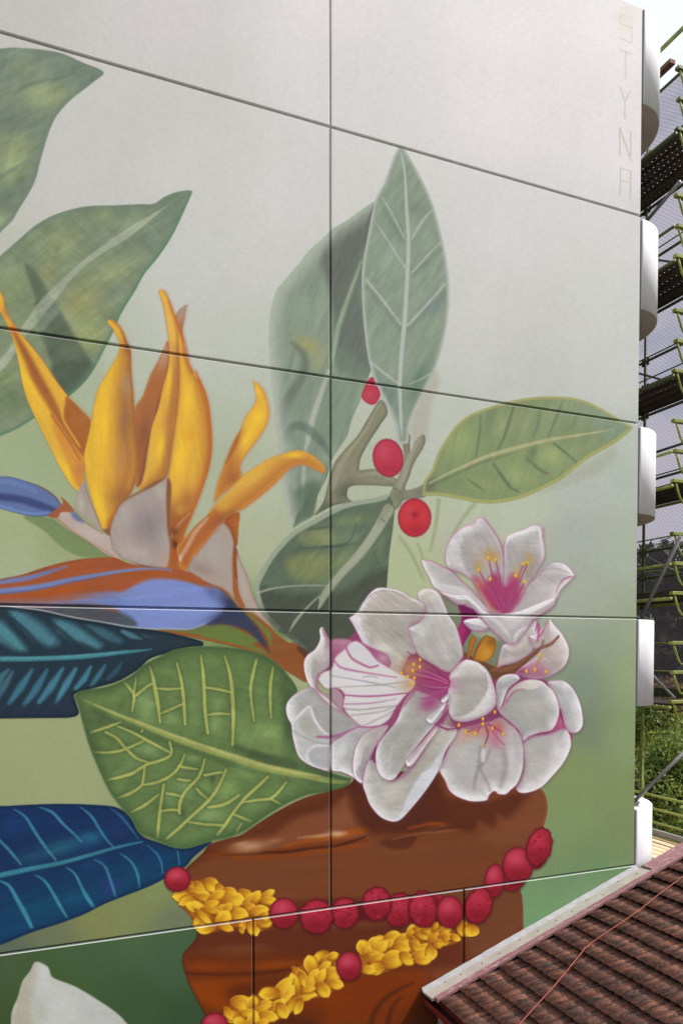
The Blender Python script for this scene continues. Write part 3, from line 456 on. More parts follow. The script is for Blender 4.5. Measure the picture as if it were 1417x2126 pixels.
F('painted_leaf', '8 300c 40 275 180 250 290 200 362 140 442 100 520 66 640 52 760 56 900 76 1000 122 1072 192 1122 272 1090 330 1110 470 1200 640 1392 712c 1372 752 1280 782 1180 792 1080 832 962 902 862 972 780 1006 700 1022 640 1042 560 1062 480 1047 400 1012 330 982 300 922 240 852 182 772 122 642 82 542 50 430 30 350', '5e7840',
  [('B',370,350,50,80,0,'7f9a5c',.8),('B',490,410,50,40,0,'7f9a5a',.7),('B',490,310,40,50,0,'718a50',.6),('B',610,330,40,130,0,'6e8a4c',.7),('B',720,440,40,60,0,'7f9a56',.8),('B',720,340,40,40,0,'7a9456',.7),('B',850,480,40,60,0,'78944f',.7),('B',960,490,110,80,0,'7b9650',.9),('B',940,330,40,70,0,'6c874a',.7),('B',1020,560,50,60,20,'76914e',.8),
   ('B',390,570,50,30,20,'75905a',.8),('B',330,570,40,20,20,'708a52',.6),('B',270,650,60,40,-20,'63804c',.7),('B',600,610,40,20,0,'7d9a58',.7),('B',560,760,40,40,0,'7c9a5c',.8),('B',660,740,30,30,0,'749048',.8),('B',760,760,60,60,-30,'7f9c50',.9),('B',700,890,90,40,-10,'7f9c58',.85),('B',860,680,60,50,20,'7a9a52',.8),('B',880,860,60,30,-20,'728f4e',.7),('B',650,980,90,40,-20,'64884a',.7),('B',480,800,30,30,0,'739058',.6),('B',560,1040,80,30,0,'5a8440',.7),
   ('B',150,420,80,60,20,'4a5c36',.7),('B',120,560,40,90,-20,'4c6238',.7),('B',330,950,70,70,30,'50683e',.7),('B',1080,420,40,160,0,'3c5236',.85),('B',1250,700,130,50,10,'3f5838',.8),('B',1000,620,120,20,20,'465838',.6),('B',650,100,250,40,0,'557539',.5),('B',1060,260,50,80,0,'4b6038',.6),('B',930,160,100,50,0,'5a7838',.5),('B',550,890,25,50,0,'465838',.7),('B',700,710,14,40,0,'3f5434',.6),
   ('S','110 372 240 440 460 525 640 590 800 645 900 680',[8,12,13,13,12,8],'3f5230',.45,12),('S','820 560 960 610 1100 640',[14,22,20],'3c4f30',.55,12)] +
  [('S', s, [w + 8 for w in ws], '42562f', .4, 9) for s, ws in V] + [('S', s, [w * 1.35 for w in ws], 'afb254', .88, 3.4) for s, ws in V] +
  [('S','60 322 100 340 240 400 460 488 640 555 800 605 950 655 1130 690 1300 725 1380 730',[2,6,9,13,14,14,15,15,14,5],'8c9748',.95,5),('S','110 342 240 396 460 480 640 545 800 598 950 645 1100 680 1230 700',[2,4,5,6,7,8,8,4],'b0b062',.75,4),('N',15,40,12,.08),('N',-60,36,24,.08),('E','3c5430',26,.6),('E','395630',9,.5),('E','4f7c3c',8,.3,0,1),('R','79a04a',1.6,.35)], 1.8, 7, 'big green leaf with yellow veins painted left of the white blossoms', desat=.14)
# ---------------------------------------------------------------- clay pot
T('C')
F('painted_pot', '190 662c 300 562 345 505 480 462 560 440 700 345 860 250 1010 180 1160 142 1290 100 1330 50 @D 60 20 200 10 600 10 1000 60 1250 95 1310 130 1337 195 1338 270 1310 370 1240 560 1200 650 1166 735 1180 820 1186 950 1180 1100 1150 1300 1000 1900 -300 2000 @C 420 2000 320 1692 250 1552 200 1452 165 1342 158 1272 180 1232 240 1162 262 1100 230 1000 150 800', '6b3f28',
  [('P','190 662 345 505 560 440 860 250 1160 142 1330 50 1400 60 1290 170 1180 260 950 330 760 440 500 490 300 600','4e2819',.75,22),('P','1285 165 1300 270 1370 380 1417 450 1417 520 1000 560 700 540 800 440 950 330 1180 260','734733',.85,14),
   ('B',1250,330,90,80,-10,'7f523c',.7),('B',700,720,380,90,-3,'68402c',.8),('B',330,560,150,50,-30,'592f1d',.7),('S','300 590 430 570 620 570 780 556 1000 520 1200 498 1417 478',[6,10,12,10,10,12,8],'6e3718',.9,9),('S','850 520 1000 480 1180 455 1417 400',[4,8,12,14],'8f4e1a',.8,7),('S','700 560 880 555 1050 530 1200 518 @D 0 480 100 450 180 420',[4,6,7,6,6,7,4],'3e1f14',.8,5),('S','500 600 800 590 1100 552 1400 510',[4,8,9,6],'7c4016',.7,7),('S','430 575 640 570 760 556',[2,5,3],'3f1f12',.7,4),
   ('B',620,520,130,42,-8,'b28c70',.9),('B',560,500,60,16,-10,'c7a384',.5),('B',790,480,60,16,-10,'9a745c',.6),('B',1110,445,60,16,-6,'a98062',.6),('B',1215,432,60,22,0,'cba488',.9),('S','950 460 1170 438 1280 425',[3,6,4],'b58c70',.6,6),
   ('P','@D 68 120 110 290 190 390 320 410 520 400 650 340 720 300 660 100 640 10 60 10','47241a',.85,18),('B',370,0,1,1,0,'000000',0),('P','@D 270 448 495 418 462 490 385 507 310 490','46241a',.7,6),('S','@D 350 440 500 405 700 385 820 370',[3,4,3],'8a5a44',.6,5),('S','@D 450 370 600 340 740 345',[4,8,4],'8a4522',.7,7),('S','@D 600 385 720 362 850 355',[3,5,2],'3e2016',.6,5),
   ('P','@D 640 120 700 170 960 195 1110 150 1250 130 1180 250 1090 305 1020 280 1000 365 905 320 860 390 740 370 680 330 620 230','4f291a',.85,12),('B',0,0,1,1,0,'000000',0),('P','@D 1250 130 1337 190 1338 280 1290 400 1190 460 1020 470 900 420 1000 370 1100 300','744833',.75,18),('B',0,0,1,1,0,'000000',0),('P','@D 250 500 500 530 800 460 900 520 600 600 300 560','6b412d',.6,30),
   ('E','8a5a40',8,.5,1,0),
   ('P','262 1090 600 1080 1000 1060 @D 0 1010 300 980 640 1000 800 1080 1186 1010 1170 1220 900 1240 0 1330 @C 700 1200 158 1250','54291a',.85,20),('P','@D 800 780 1166 735 1186 950 1180 1100 860 1200 800 1050','66402c',.85,24),('B',0,0,1,1,0,'000000',0),
   ('P','158 1262 500 1260 900 1230 1200 1330 1417 1400 @D 600 1300 560 1500 440 1620 300 1900 @C 420 2000 250 1552','5c2c14',.9,20),('B',330,1340,200,45,0,'7c3c12',.85),('B',800,1330,250,40,-4,'7c3d14',.9),('S','190 1385 400 1398 700 1385 950 1350',[6,10,9,5],'4a2212',.8,8),('P','200 1450 460 1420 640 1430 480 1500 470 1640 300 1600','83400f',.75,20),('B',560,1510,120,60,0,'52260f',.7),('B',1150,1560,180,90,-10,'70320e',.8),
   ('P','@D 0 1330 280 1290 540 1280 520 1470 300 1630 0 1640 -100 1640','74360f',.7,26),('S','@D 210 1625 240 1540 300 1460 400 1395 480 1360',[12,10,9,8,5],'4a2414',.8,7),('S','@D 320 1620 345 1520 400 1450',[12,10,5],'4c2413',.75,7),('B',900,1700,60,30,0,'4a2212',.6),
   ('P','1000 1690 900 1680 820 1740 1090 1740','4a2412',.6,8),('P','@D 560 1400 700 1330 1150 1100 1186 1010 1000 1300 800 1800 420 1700 470 1560','4c2617',.8,26),('E','3c1c10',7,.5,-1,.1),('N',-4,160,16,.04)], 1.8, 6, 'brown clay pot painted below the white blossoms', desat=-.2)
# ---------------------------------------------------------------- garland
rp = random.Random(11)
def petal(t, x, y, L, W, ang, shade=0.0, film=9, tw=0.0):
    """one marigold petal, tip at angle ang (degrees, y down)"""
    ox, oy, sc = ZR[t]; T(t)
    a = math.radians(ang); ca, sa = math.cos(a), math.sin(a)
    prof = [(-.5, 0), (-.42, .22), (-.2, .42), (.1, .5), (.33, .38), (.5, 0.04), (.34, -.34), (.1, -.5), (-.2, -.44), (-.42, -.24)]
    pts = []
    for u, v in prof:
        uu, vv = u * L, v * W + tw * W * (u + .2) ** 2
        pts.append((ox + (x + uu * ca - vv * sa) / sc, oy + (y + uu * sa + vv * ca) / sc))
    poly = spline(pts, [k == 5 for k in range(10)], True, 4)
    base = ['dca824', 'd69c1e', 'c98c1a', 'b97a18'][min(3, int(shade * 4))]
    tip = ['f2ca3c', 'ecc034', 'dfac2c', 'cb9528'][min(3, int(shade * 4))]
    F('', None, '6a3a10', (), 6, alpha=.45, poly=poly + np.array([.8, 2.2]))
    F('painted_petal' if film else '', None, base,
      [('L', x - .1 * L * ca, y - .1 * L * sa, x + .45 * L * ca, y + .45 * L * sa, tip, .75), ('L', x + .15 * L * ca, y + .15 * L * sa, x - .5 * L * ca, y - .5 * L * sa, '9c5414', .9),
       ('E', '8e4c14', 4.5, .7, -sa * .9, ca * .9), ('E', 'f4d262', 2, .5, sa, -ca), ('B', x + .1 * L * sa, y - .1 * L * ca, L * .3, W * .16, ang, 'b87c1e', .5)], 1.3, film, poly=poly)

def marigold(t, under, petals, film, label):
    T(t)
    F('painted_flower', under, '9a5a16', [('N', 30, 10, 6, .2), ('E', '7c4014', 5, .5)], 2, film, label)
    for q in petals: petal(t, *q, film=film + 1)

marigold('C', '110 850 200 770 330 745 420 800 520 820 620 850 740 825 800 885 760 960 770 1060 700 1100 640 1115 560 1070 430 1090 290 1120 240 1040 200 980 130 910',
  [(225,800,110,70,60,.1),(280,800,120,60,50,.1),(355,780,120,100,40,.1),(415,810,90,60,60,.4),(480,825,110,60,10,.4),(590,840,110,60,20,.5),(170,850,170,95,170,.05),(265,830,190,60,15,.2),(195,880,150,70,150,.3),(310,870,170,60,10,.3),(390,860,150,70,-30,.3),(250,930,160,80,200,.15),(350,920,140,60,-20,.35),(300,960,200,70,-130,.1),
   (505,885,170,110,-5,.05),(420,950,120,60,-30,.25),(350,955,150,50,10,.5),(620,880,140,60,-40,.15),(660,870,120,70,-60,.1),(745,845,110,55,-30,.2),(745,890,130,60,0,.15),(620,935,110,60,15,.3),(680,960,150,80,-10,.1),(540,985,150,100,0,.1),(470,940,90,60,-40,.4),
   (440,1020,150,110,-60,.05),(265,1030,120,70,100,.2),(325,1070,150,90,-200,.05),(300,1000,170,50,45,.2),(450,1070,130,60,20,.3),(575,1050,110,60,120,.25),(640,1075,130,90,60,.15),(720,1045,120,70,-10,.45),(720,1000,80,70,10,.35),(560,1090,60,40,60,.5)], 8, 'upper left bunch of yellow marigold petals on the painted pot')
marigold('C', '460 1650 520 1560 640 1540 760 1500 900 1380 1000 1310 1160 1245 1240 1290 1250 1420 1150 1540 1000 1570 900 1660 800 1710 640 1760 470 1760',
  [(1105,1265,120,70,150,.1),(1160,1285,150,60,-20,.1),(1185,1270,90,60,-30,.15),(1040,1330,150,100,-110,.1),(1130,1345,120,60,-40,.15),(960,1390,150,60,40,.1),(985,1430,130,70,60,.2),(1180,1390,150,100,-5,.05),(1050,1420,160,70,-60,.2),(1100,1420,160,70,-60,.1),(1040,1470,150,60,-80,.35),(1200,1460,130,80,10,.1),(1120,1500,130,90,50,.1),(1000,1530,170,60,5,.1),(1010,1500,130,50,-10,.4),(930,1460,170,80,-110,.1),(980,1560,120,40,0,.4),
   (840,1490,220,90,-45,.15),(880,1540,180,80,-60,.2),(750,1520,150,90,170,.1),(850,1580,200,60,-35,.15),(950,1610,130,70,110,.1),(900,1600,150,50,110,.3),(800,1610,180,70,-30,.2),(840,1640,130,90,60,.2),(720,1600,120,60,-20,.3),(560,1590,160,110,10,.1),(640,1590,110,90,-90,.1),(700,1630,160,50,-20,.3),(740,1680,160,80,10,.1),(600,1660,170,60,0,.2),(500,1680,140,90,180,.1),(560,1720,130,80,-160,.15),(640,1715,140,90,-60,.15),(700,1730,120,60,-20,.3),(470,1660,110,60,60,.3)], 8, 'lower left bunch of yellow marigold petals across the pot')
marigold('D', '135 1110 240 1080 270 1060 360 1045 440 1050 500 995 620 980 720 1010 780 1070 740 1110 640 1130 620 1190 560 1230 480 1230 400 1250 300 1290 150 1300 140 1200',
  [(165,1130,110,90,-120,.1),(225,1110,110,70,-70,.1),(200,1160,110,50,-80,.3),(285,1090,110,70,-150,.2),(350,1070,130,90,-20,.1),(310,1110,140,60,-10,.3),(270,1140,150,70,-40,.2),(225,1175,110,50,0,.1),(250,1200,130,60,-20,.25),(425,1090,150,100,-20,.02),(410,1130,130,80,10,.1),(490,1110,100,70,60,.1),(350,1210,170,120,-25,.0),(250,1260,120,90,150,.1),(190,1275,120,60,10,.2),(440,1200,120,80,40,.05),(540,1140,150,60,-20,.1),(500,1130,110,50,40,.3),(530,1170,130,60,-20,.1),(595,1160,110,80,80,.0),(540,1215,120,60,0,.1),
   (470,1025,110,60,-60,.2),(520,1010,90,40,0,.4),(545,1050,120,70,10,.2),(570,1025,90,50,0,.35),(620,1060,110,90,-50,.35),(620,1000,80,50,-60,.5),(685,1020,90,60,-20,.2),(690,1060,110,50,0,.3),(750,1070,80,50,20,.2),(660,1100,110,50,0,.35),(690,1070,60,50,20,.5),(640,1120,60,40,0,.45),(800,1010,120,90,60,.3),(850,1020,90,110,100,.2)], 8, 'right hand bunch of yellow marigold petals on the painted pot')

def berry(t, x, y, rx, ry, ang=0, bump=0, film=9, label=None, dk=0):
    T(t); sc = ZR[t][2]
    poly = ellipse(t, x, y, rx, ry, ang, 26)
    if bump:
        c = poly.mean(0); k = np.array([1 + .035 * math.sin(i * 2.7) + .03 * rp.uniform(-1, 1) for i in range(len(poly))]); poly = c + (poly - c) * k[:, None]
    ops = [('B', x - .15 * rx, y - .35 * ry, rx * .75, ry * .55, ang, 'c4485c' if not bump else 'b63248', .85), ('B', x + .1 * rx, y + .6 * ry, rx, ry * .5, ang, '7a1522', .75), ('E', '5a121e', 7, .7)]
    if bump:
        for _ in range(46):
            a_, r_ = rp.uniform(0, 6.28), math.sqrt(rp.random()) * .95
            ops.append(('B', x + rx * r_ * math.cos(a_), y + ry * r_ * math.sin(a_), rp.uniform(5, 11), rp.uniform(5, 10), rp.uniform(0, 90), rp.choice(['c03444', '701220', '8c1a28', '6a101c']), .55))
        ops.append(('E', '5a0e18', 5, .5))
    if dk: ops.append(('B', x, y, rx, ry, 0, '6a1220', dk))
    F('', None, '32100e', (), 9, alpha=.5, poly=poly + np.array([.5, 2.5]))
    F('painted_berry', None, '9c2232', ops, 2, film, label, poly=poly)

T('C')
F('', '900 900 1417 880 1417 1010 900 1040', '4a1a18', [], 14, alpha=.5)
T('D')
F('', '0 860 300 850 640 830 640 960 300 960 0 960', '5c1018', [], 10, alpha=.8)
berry('D', 1110, 690, 88, 82, 0, 0, 9, 'dark red berry at the bend of the garland', .4); berry('D', 1265, 570, 55, 60, 20, 1, 9, 'small dark berry under the topmost berry of the garland', .4)
for q in [('C',125,743,90,88,0,0,'lone round red berry by the tip of the dark blue leaf'),('C',1270,975,98,112,0,1,'rough red berry just right of the middle joint'),('C',1075,998,118,122,0,1,'large rough red berry just left of the middle joint'),('C',852,975,100,108,0,0,'smooth red berry beside the upper left marigold bunch'),
          ('D',620,820,60,40,0,1,'low dark berry squeezed between its neighbours'),('D',395,890,95,112,15,1,'rough red berry third from the middle joint'),('D',250,850,96,112,0,1,'rough red berry second from the middle joint'),('D',545,885,96,122,-8,1,'rough red berry fourth from the middle joint'),('D',715,903,86,106,0,0,'smooth pinkish red berry left of the short lower joint'),
          ('D',1000,705,66,112,5,0,'narrow red berry crossing the lower joint'),('D',898,862,88,122,18,1,'red berry right of the short lower joint'),('D',1150,605,100,120,0,0,'round red berry second from the upper end of the garland'),('D',1285,488,82,128,14,1,'topmost red berry of the garland at the rim of the pot'),
          ('D',72,1250,82,96,0,0,'smooth red berry between the two lower marigold bunches'),('C',380,1742,94,90,0,0,'red berry at the bottom edge of the mural')]:
    berry(*q[:6], bump=q[6], label=q[7])
# ---------------------------------------------------------------- white petal at the lower left
T('B')
F('painted_petal', '72 1570 80 1480 120 1380 150 1280 200 1212 240 1148 320 1182 352 1252 500 1312 652 1402 782 1492 855 1570 960 1720 900 2000 200 2000 60 1780', 'b9bab2', [('P','72 1570 120 1380 150 1280 240 1148 262 1230 220 1360 210 1480 240 1580 200 2000 60 1780','a9a38f',.85,14),('B',290,1230,70,60,20,'c9c9c6',.8),('B',380,1420,180,110,30,'c3c4c0',.8),('B',620,1480,160,70,35,'b4b5b4',.7),('B',280,1500,70,120,0,'a9ab9f',.6),('B',400,1560,140,60,0,'c2c5bd',.7),('E','8a8f84',4,.4),('N',30,40,20,.04)], 1.8, 7, 'white pointed petal at the bottom left of the wall')
# ---------------------------------------------------------------- white blossoms
PK, DP, GY, WH = 'b0648a', '9c3068', 'a39e97', 'd6d2d3'
HEART = {'6': (560, 1400), '7': (1290, 820), '8': (560, 1010)}
def W(s, col='c6c0bc', ops=(), film=7, label=None, rim=(2.4, .55), pk=(7, .22), soft=1.5, n=(0, 40, 12, .05)):
    """a white petal: grey body, its outer edge turned pale, a hair thin pink outline"""
    base = ''.join('%02x' % int(int(col[k:k + 2], 16) * .90) for k in (0, 2, 4))
    pts, _ = parse(s); ox, oy, sc = ZR[TAG[0]]; hx, hy = HEART[TAG[0]]
    dx, dy = pts.mean(0) - np.array([ox + hx / sc, oy + hy / sc])
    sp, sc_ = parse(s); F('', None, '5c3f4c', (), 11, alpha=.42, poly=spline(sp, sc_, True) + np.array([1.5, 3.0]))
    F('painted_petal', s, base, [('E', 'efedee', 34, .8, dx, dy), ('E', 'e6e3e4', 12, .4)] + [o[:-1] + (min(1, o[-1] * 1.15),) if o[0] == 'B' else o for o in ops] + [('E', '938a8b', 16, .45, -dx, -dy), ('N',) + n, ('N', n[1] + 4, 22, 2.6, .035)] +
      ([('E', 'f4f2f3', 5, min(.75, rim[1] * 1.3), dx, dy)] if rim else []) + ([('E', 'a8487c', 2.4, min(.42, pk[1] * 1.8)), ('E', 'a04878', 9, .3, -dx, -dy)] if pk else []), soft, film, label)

def glow(t, x, y, rx, ry, ang, col, a):
    """soft spray of pink or green paint"""
    ox, oy, sc = ZR[t]; X, Y, RX, RY = ox + x / sc, oy + y / sc, rx / sc, ry / sc; m = 2.2 * max(RX, RY)
    b = box(X - m, Y - m, X + m, Y + m)
    if b: mix(CAN[b[0]], hexc(col), blobw(b[1], b[2], X, Y, RX, RY, ang) * a)

def dots(t, L, r=3.6, col='d9a520'):
    T(t)
    for x, y in L:
        F('', None, col, [('B', x - 3, y - 6, 9, 9, 0, 'efc84a', .8), ('E', 'a8761c', 1.6, .5)], 1.4, poly=ellipse(t, x, y, r * ZR[t][2] * .8, r * ZR[t][2] * 1.25, rp.uniform(-30, 30), 10))

# dark ground between the blossoms, twig and buds
T('8')
F('', '210 20 340 100 470 330 720 400 700 560 640 720 430 560 330 480 290 350', '6c755f', [], 10, alpha=.85)
F('painted_stem', '385 470 470 520 560 555 640 590 700 582 800 560 900 500 1000 430 1130 348 1142 366 1050 425 960 495 880 565 820 625 800 665 700 665 640 740 600 640 540 580 400 540', '6a4430', [('E','4c2e22',5,.6,0,1),('S','620 620 760 600 900 510 1080 400',[8,10,8,3],'8a5a40',.7,5),('N',-25,30,6,.08)], 2, 6, 'brown twig painted among the blossoms')
F('painted_bud', '640 370 600 350 560 338 540 360 490 430 458 520 500 545 570 552 620 500 640 440', 'b07828', [('B',570,480,50,70,0,'c89030',.8),('S','545 350 490 450 470 520',[3,4,3],'6e3c20',.8,4),('B',610,390,50,50,0,'7c4a22',.7),('E','7a4820',5,.6)], 2, 6, 'fat orange bud painted under the uppermost blossom')
F('painted_bud', '450 345 485 370 465 440 430 530 408 560 425 440', 'a86a22', [('E','6e4020',4,.6)], 2, 6, 'slim orange bud painted under the uppermost blossom')
F('painted_bud', '640 600 660 540 690 500 690 560 665 600', 'b07c2c', [('E','6e4020',3,.6)], 2, 6)
F('painted_bud', '345 95 455 100 505 175 460 290 405 380 370 445 330 477 302 455 288 365 340 290 372 205', '9c2a62', [('P','340 90 470 90 510 180 450 290 400 260 380 180','66154a',.9,12),('B',330,370,40,90,0,'c04084',.8),('B',420,330,30,90,20,'6e1a4e',.7),('E','7a1a50',4,.5)], 1.8, 6, 'magenta bud painted left of the uppermost blossom')
# deep pink and shade between the petals
T('7')
F('', '590 420 700 470 900 640 1100 560 1330 700 1330 900 1250 1150 1000 1350 850 1580 640 1560 560 1400 640 1150 480 1010 420 860 400 700 480 540', '8e4068', [('B', 700, 1350, 140, 160, 0, '6a3050', .6)], 6, alpha=.95)
T('8')
F('', '270 560 420 520 640 700 830 640 1100 740 1190 1000 1200 1120 860 1280 820 1500 640 1560 400 1300 200 1380 300 1120 250 900', '8e3c64', [('B', 700, 1000, 200, 160, 0, '6e2c50', .5)], 6, alpha=.95)
# right hand group, back petals
W('690 432 760 390 860 340 900 290 960 225 975 300 965 400 920 480 830 542 700 582 655 595', 'b5aaa4', [('B',830,420,80,70,-30,'c0b2ac',.7),('E',DP,5,.5,1,-.3),('B',740,540,80,40,-10,'cfc9c8',.6)])
W('900 350 960 330 1040 250 1072 213 1105 255 1172 335 1222 442 1212 542 1162 612 1060 672 960 692 830 662 800 640 850 590 950 520 1005 432 950 450', 'bcaea9',
  [('B',1120,450,80,90,0,'c7b9b4',.7),('B',1000,560,90,70,-30,'c2aaa6',.6),('P','800 640 860 570 960 560 1060 640 1060 700 940 710','9c4474',.6,22),('B',840,640,50,50,0,'8a3460',.7),('S','1140 350 1080 410 1000 440 920 490',[5,6,8,10],'7c4a38',.9,3),('S','1020 380 1010 420 990 440',[3,4,4],'7c4a44',.8,3),('S','975 370 1010 320 1050 240',[3,4,3],'a8487a',.75,4),('S','1000 510 970 570 940 640',[4,5,5],'b07a50',.6,5),('E','d8ccc0',4,.7,1,.2)])
dots('8', [(996,497),(954,612),(886,626),(1042,630)])
T('8')
stroke('960 300 975 240 985 300 970 390', [3, 4, 4, 3], 'a8407a', .8, 4)
W('640 742 660 690 712 655 800 650 832 690 740 772 690 900 652 935', 'b5b4b0', [('B',760,700,60,40,0,'a6a8a6',.6)])
F('painted_petal', '1040 1060 1120 930 1180 1040 1252 1120 1240 1180 1200 1120 1100 1130', 'a84c74', [('B',1150,1030,50,50,0,'bc6484',.8)], 3, 7)
W('850 1192 920 1142 1050 1122 1190 1080 1232 1142 1237 1232 1182 1352 1082 1472 1000 1552 900 1592 832 1592 800 1552 842 1482 866 1352 852 1252', 'c3bdba', [('B',1010,1230,120,100,-20,'a9a8a3',.7),('B',950,1420,90,110,20,'b3b1ac',.6),('B',1130,1250,60,110,10,'d0cbcb',.7),('B',900,1530,70,40,0,'d4cfcf',.6),('E',DP,6,.35,-.6,-1)], label='lower right white petal of the blossom group')
W('1048 715 1110 700 1190 706 1252 762 1302 852 1330 962 1331 1060 1290 1112 1230 1112 1190 1062 1160 942 1118 880 1088 782', 'c6c3c3', [('B',1220,820,60,80,30,'b0b2b4',.7),('B',1270,1000,50,80,0,'bcb9bc',.6),('S','1170 930 1200 1010 1250 1050',[3,4,2],'a8a4a8',.6,4),('S','1110 880 1150 920 1172 1000',[4,4,3],'d8d4d6',.8,3)], label='rightmost white petal of the blossom group')
W('664 942 700 890 732 802 800 732 900 692 1000 702 1042 732 1102 792 1142 902 1142 982 1092 1092 980 1122 900 1152 850 1182 820 1102 760 1042 700 992', 'b3b0aa', [('B',1000,780,80,60,0,'9fa09e',.6),('B',930,900,140,90,10,'b9b5ad',.6),('B',850,1110,60,60,0,'9ca09c',.6),('P','664 942 732 802 800 732 900 692 1010 702 1000 740 930 770 840 770 760 800 700 920','d2cac0',.9,5),('S','690 930 740 850 800 780 870 768',[3,4,4,2],DP,.5,4),('B',1090,960,60,110,0,'a3a29e',.5),('E',DP,5,.45,.4,1)], label='broad grey white petal right of the central blossom')
W('188 1392 240 1292 300 1152 360 1082 480 1052 600 1022 680 992 740 1032 800 1082 846 1162 861 1262 856 1402 812 1522 760 1572 720 1606 660 1602 630 1580 590 1612 572 1652 450 1662 330 1622 270 1572 240 1502', 'c3bebb',
  [('B',380,1260,90,140,10,'b6b3ae',.7),('B',480,1480,130,120,0,'b7b4b0',.6),('B',680,1350,70,140,0,'aeaaa6',.6),('B',760,1330,50,160,5,'cbc8c6',.6),('S','520 1230 515 1350 480 1480 470 1560',[6,9,7,4],'8a8486',.75,9),('S','600 1250 560 1330 520 1400 580 1520 600 1580',[4,7,6,5,3],'8c8488',.7,9),('S','700 1250 720 1380 680 1540',[9,13,8],'918b8a',.65,12),('S','540 1260 540 1330',[8,10],'d8d4d2',.6,6),
   ('B',600,1090,130,80,10,'b46a78',.8),('B',640,1190,70,60,40,'b5718a',.7),('B',450,1110,110,60,-10,'bd8a68',.75),('B',660,1050,60,60,30,'b45a50',.6),('B',360,1170,80,40,-20,'c49a8c',.5),('E',DP,5,.4,-1,-.2)] +
  [('S', s, [5, 4, 3], c, .75, 3) for s, c in (('500 1060 440 1080 350 1060','96345e'),('520 1060 470 1090 410 1110','9a4060'),('530 1060 500 1100 484 1130','96345e'),('560 1050 600 1060 616 1080','8e2c58'),('570 1040 640 1080 700 1125','96345e'),('560 1060 580 1130 550 1225','7e3c40'),('540 1060 540 1020 540 1000','8c3048'),('580 1000 620 970 636 950','96345e'),('620 1100 660 1160 712 1215','a85c6c'))], label='lowest white petal of the right blossom with yellow stamens')
W('268 700 282 640 332 580 400 535 452 540 500 555 560 602 612 692 642 802 641 902 570 972 450 1022 360 1032 290 1002 260 902', 'b7b2ab', [('B',420,620,120,50,5,'c4c0b9',.6),('B',430,760,140,40,0,'aca8a2',.5),('B',420,880,140,50,-5,'a9a79f',.6),('P','478 552 545 570 602 650 646 802 640 905 560 975 440 1022 340 1035 290 1000 380 985 470 930 540 840 575 760 560 650 520 610','d2cfce',.9,5),('S','300 690 420 700 520 715',[2,4,2],'9a968e',.4,5),('S','290 800 420 810 520 800',[2,4,2],'9a968e',.4,5),('S','560 640 572 740 550 830',[3,4,2],'a87a94',.5,4),('E',DP,5,.35,-1,.2)], film=8, label='round cupped white petal in the middle of the blossom group')
dots('8', [(350,1055),(540,1045),(541,1005),(636,950),(402,1110),(482,1122),(615,1080),(700,1127)]); dots('8', [(552,1222)], 3, 'a8803c')
# uppermost blossom
T('6')
glow('6', 250, 990, 130, 150, 0, 'b58aa0', .18); glow('6', 770, 950, 90, 100, 0, 'b58aa0', .25)
W('40 1093c 60 1090 130 1110 190 1140 240 1165 300 1230 370 1290 420 1350 480 1410 520 1425 400 1412 300 1372 200 1312 120 1262 90 1202 60 1150', 'bfb9b8', [('B',150,1180,100,40,35,'b5afb0',.7),('P','100 1240 200 1245 300 1270 400 1340 520 1425 400 1412 300 1372 200 1312 120 1262','cdc9c8',.9,5),('E',DP,4,.5,.6,-1)], label='left outer petal of the uppermost white blossom')
W('190 1060 202 1010 232 950 292 890 370 860 385 835 420 825 452 855 500 920 537 985 553 1040 562 1100 560 1250 555 1425 480 1425 420 1332 370 1232 300 1182 210 1142', 'b9b3b1', [('B',420,960,90,110,20,'a9a3a1',.7),('P','190 1060 232 950 290 890 280 1000 310 1130 370 1240 440 1370 480 1425 420 1332 370 1232 300 1182 210 1142','cbc6c7',.8,8),('B',400,870,60,40,0,'c6bfc0',.7),('B',440,1080,70,60,0,'b7a090',.5),('E',DP,5,.7,-.2,-1),('E',DP,4,.5,1,-.6),('N',70,40,5,.06)], label='tall left petal of the uppermost white blossom')
W('557 1100 557 1000 572 950 622 920 690 900 720 880 760 875 800 890 800 960 812 1030 806 1090 760 1172 700 1262 650 1352 580 1425 556 1300', 'b9b3b1', [('B',670,1000,80,80,-20,'aaa5a4',.6),('B',740,1010,40,100,0,'b1acab',.6),('S','565 1080 568 1000 600 950 690 920 770 895 785 960 800 1000',[4,4,4,4,4,4,3],'dcd8da',.85,3),('S','690 885 760 870 800 900 800 950',[3,5,6,4],DP,.6,5),('B',720,1170,40,90,20,'8f8377',.6),('S','810 1040 790 1130 730 1220',[3,6,4],'d4cfd0',.8,3),('E',DP,4,.35,1,.4),('N',75,40,5,.06)], label='tall right petal of the uppermost white blossom')
W('600 1425 650 1352 690 1272 770 1192 820 1132 870 1108 930 1115 972 1150 999 1190c 962 1230 910 1282 882 1342 830 1402 760 1450 640 1480', 'bdb6b6', [('B',850,1170,70,30,10,'c8c1c2',.7),('B',800,1280,80,60,-40,'c5bfbf',.6),('B',720,1330,60,40,-40,'b3a8a8',.6),('S','760 1180 830 1150 900 1150 970 1180',[2,3,3,2],'9c9496',.6,3),('S','995 1195 930 1215 890 1280 880 1340 820 1390',[4,3,3,3,2],DP,.6,3),('P','995 1200 920 1235 885 1300 880 1350 830 1405 900 1330 960 1240','cfcacb',.8,4)], label='right outer petal of the uppermost white blossom')
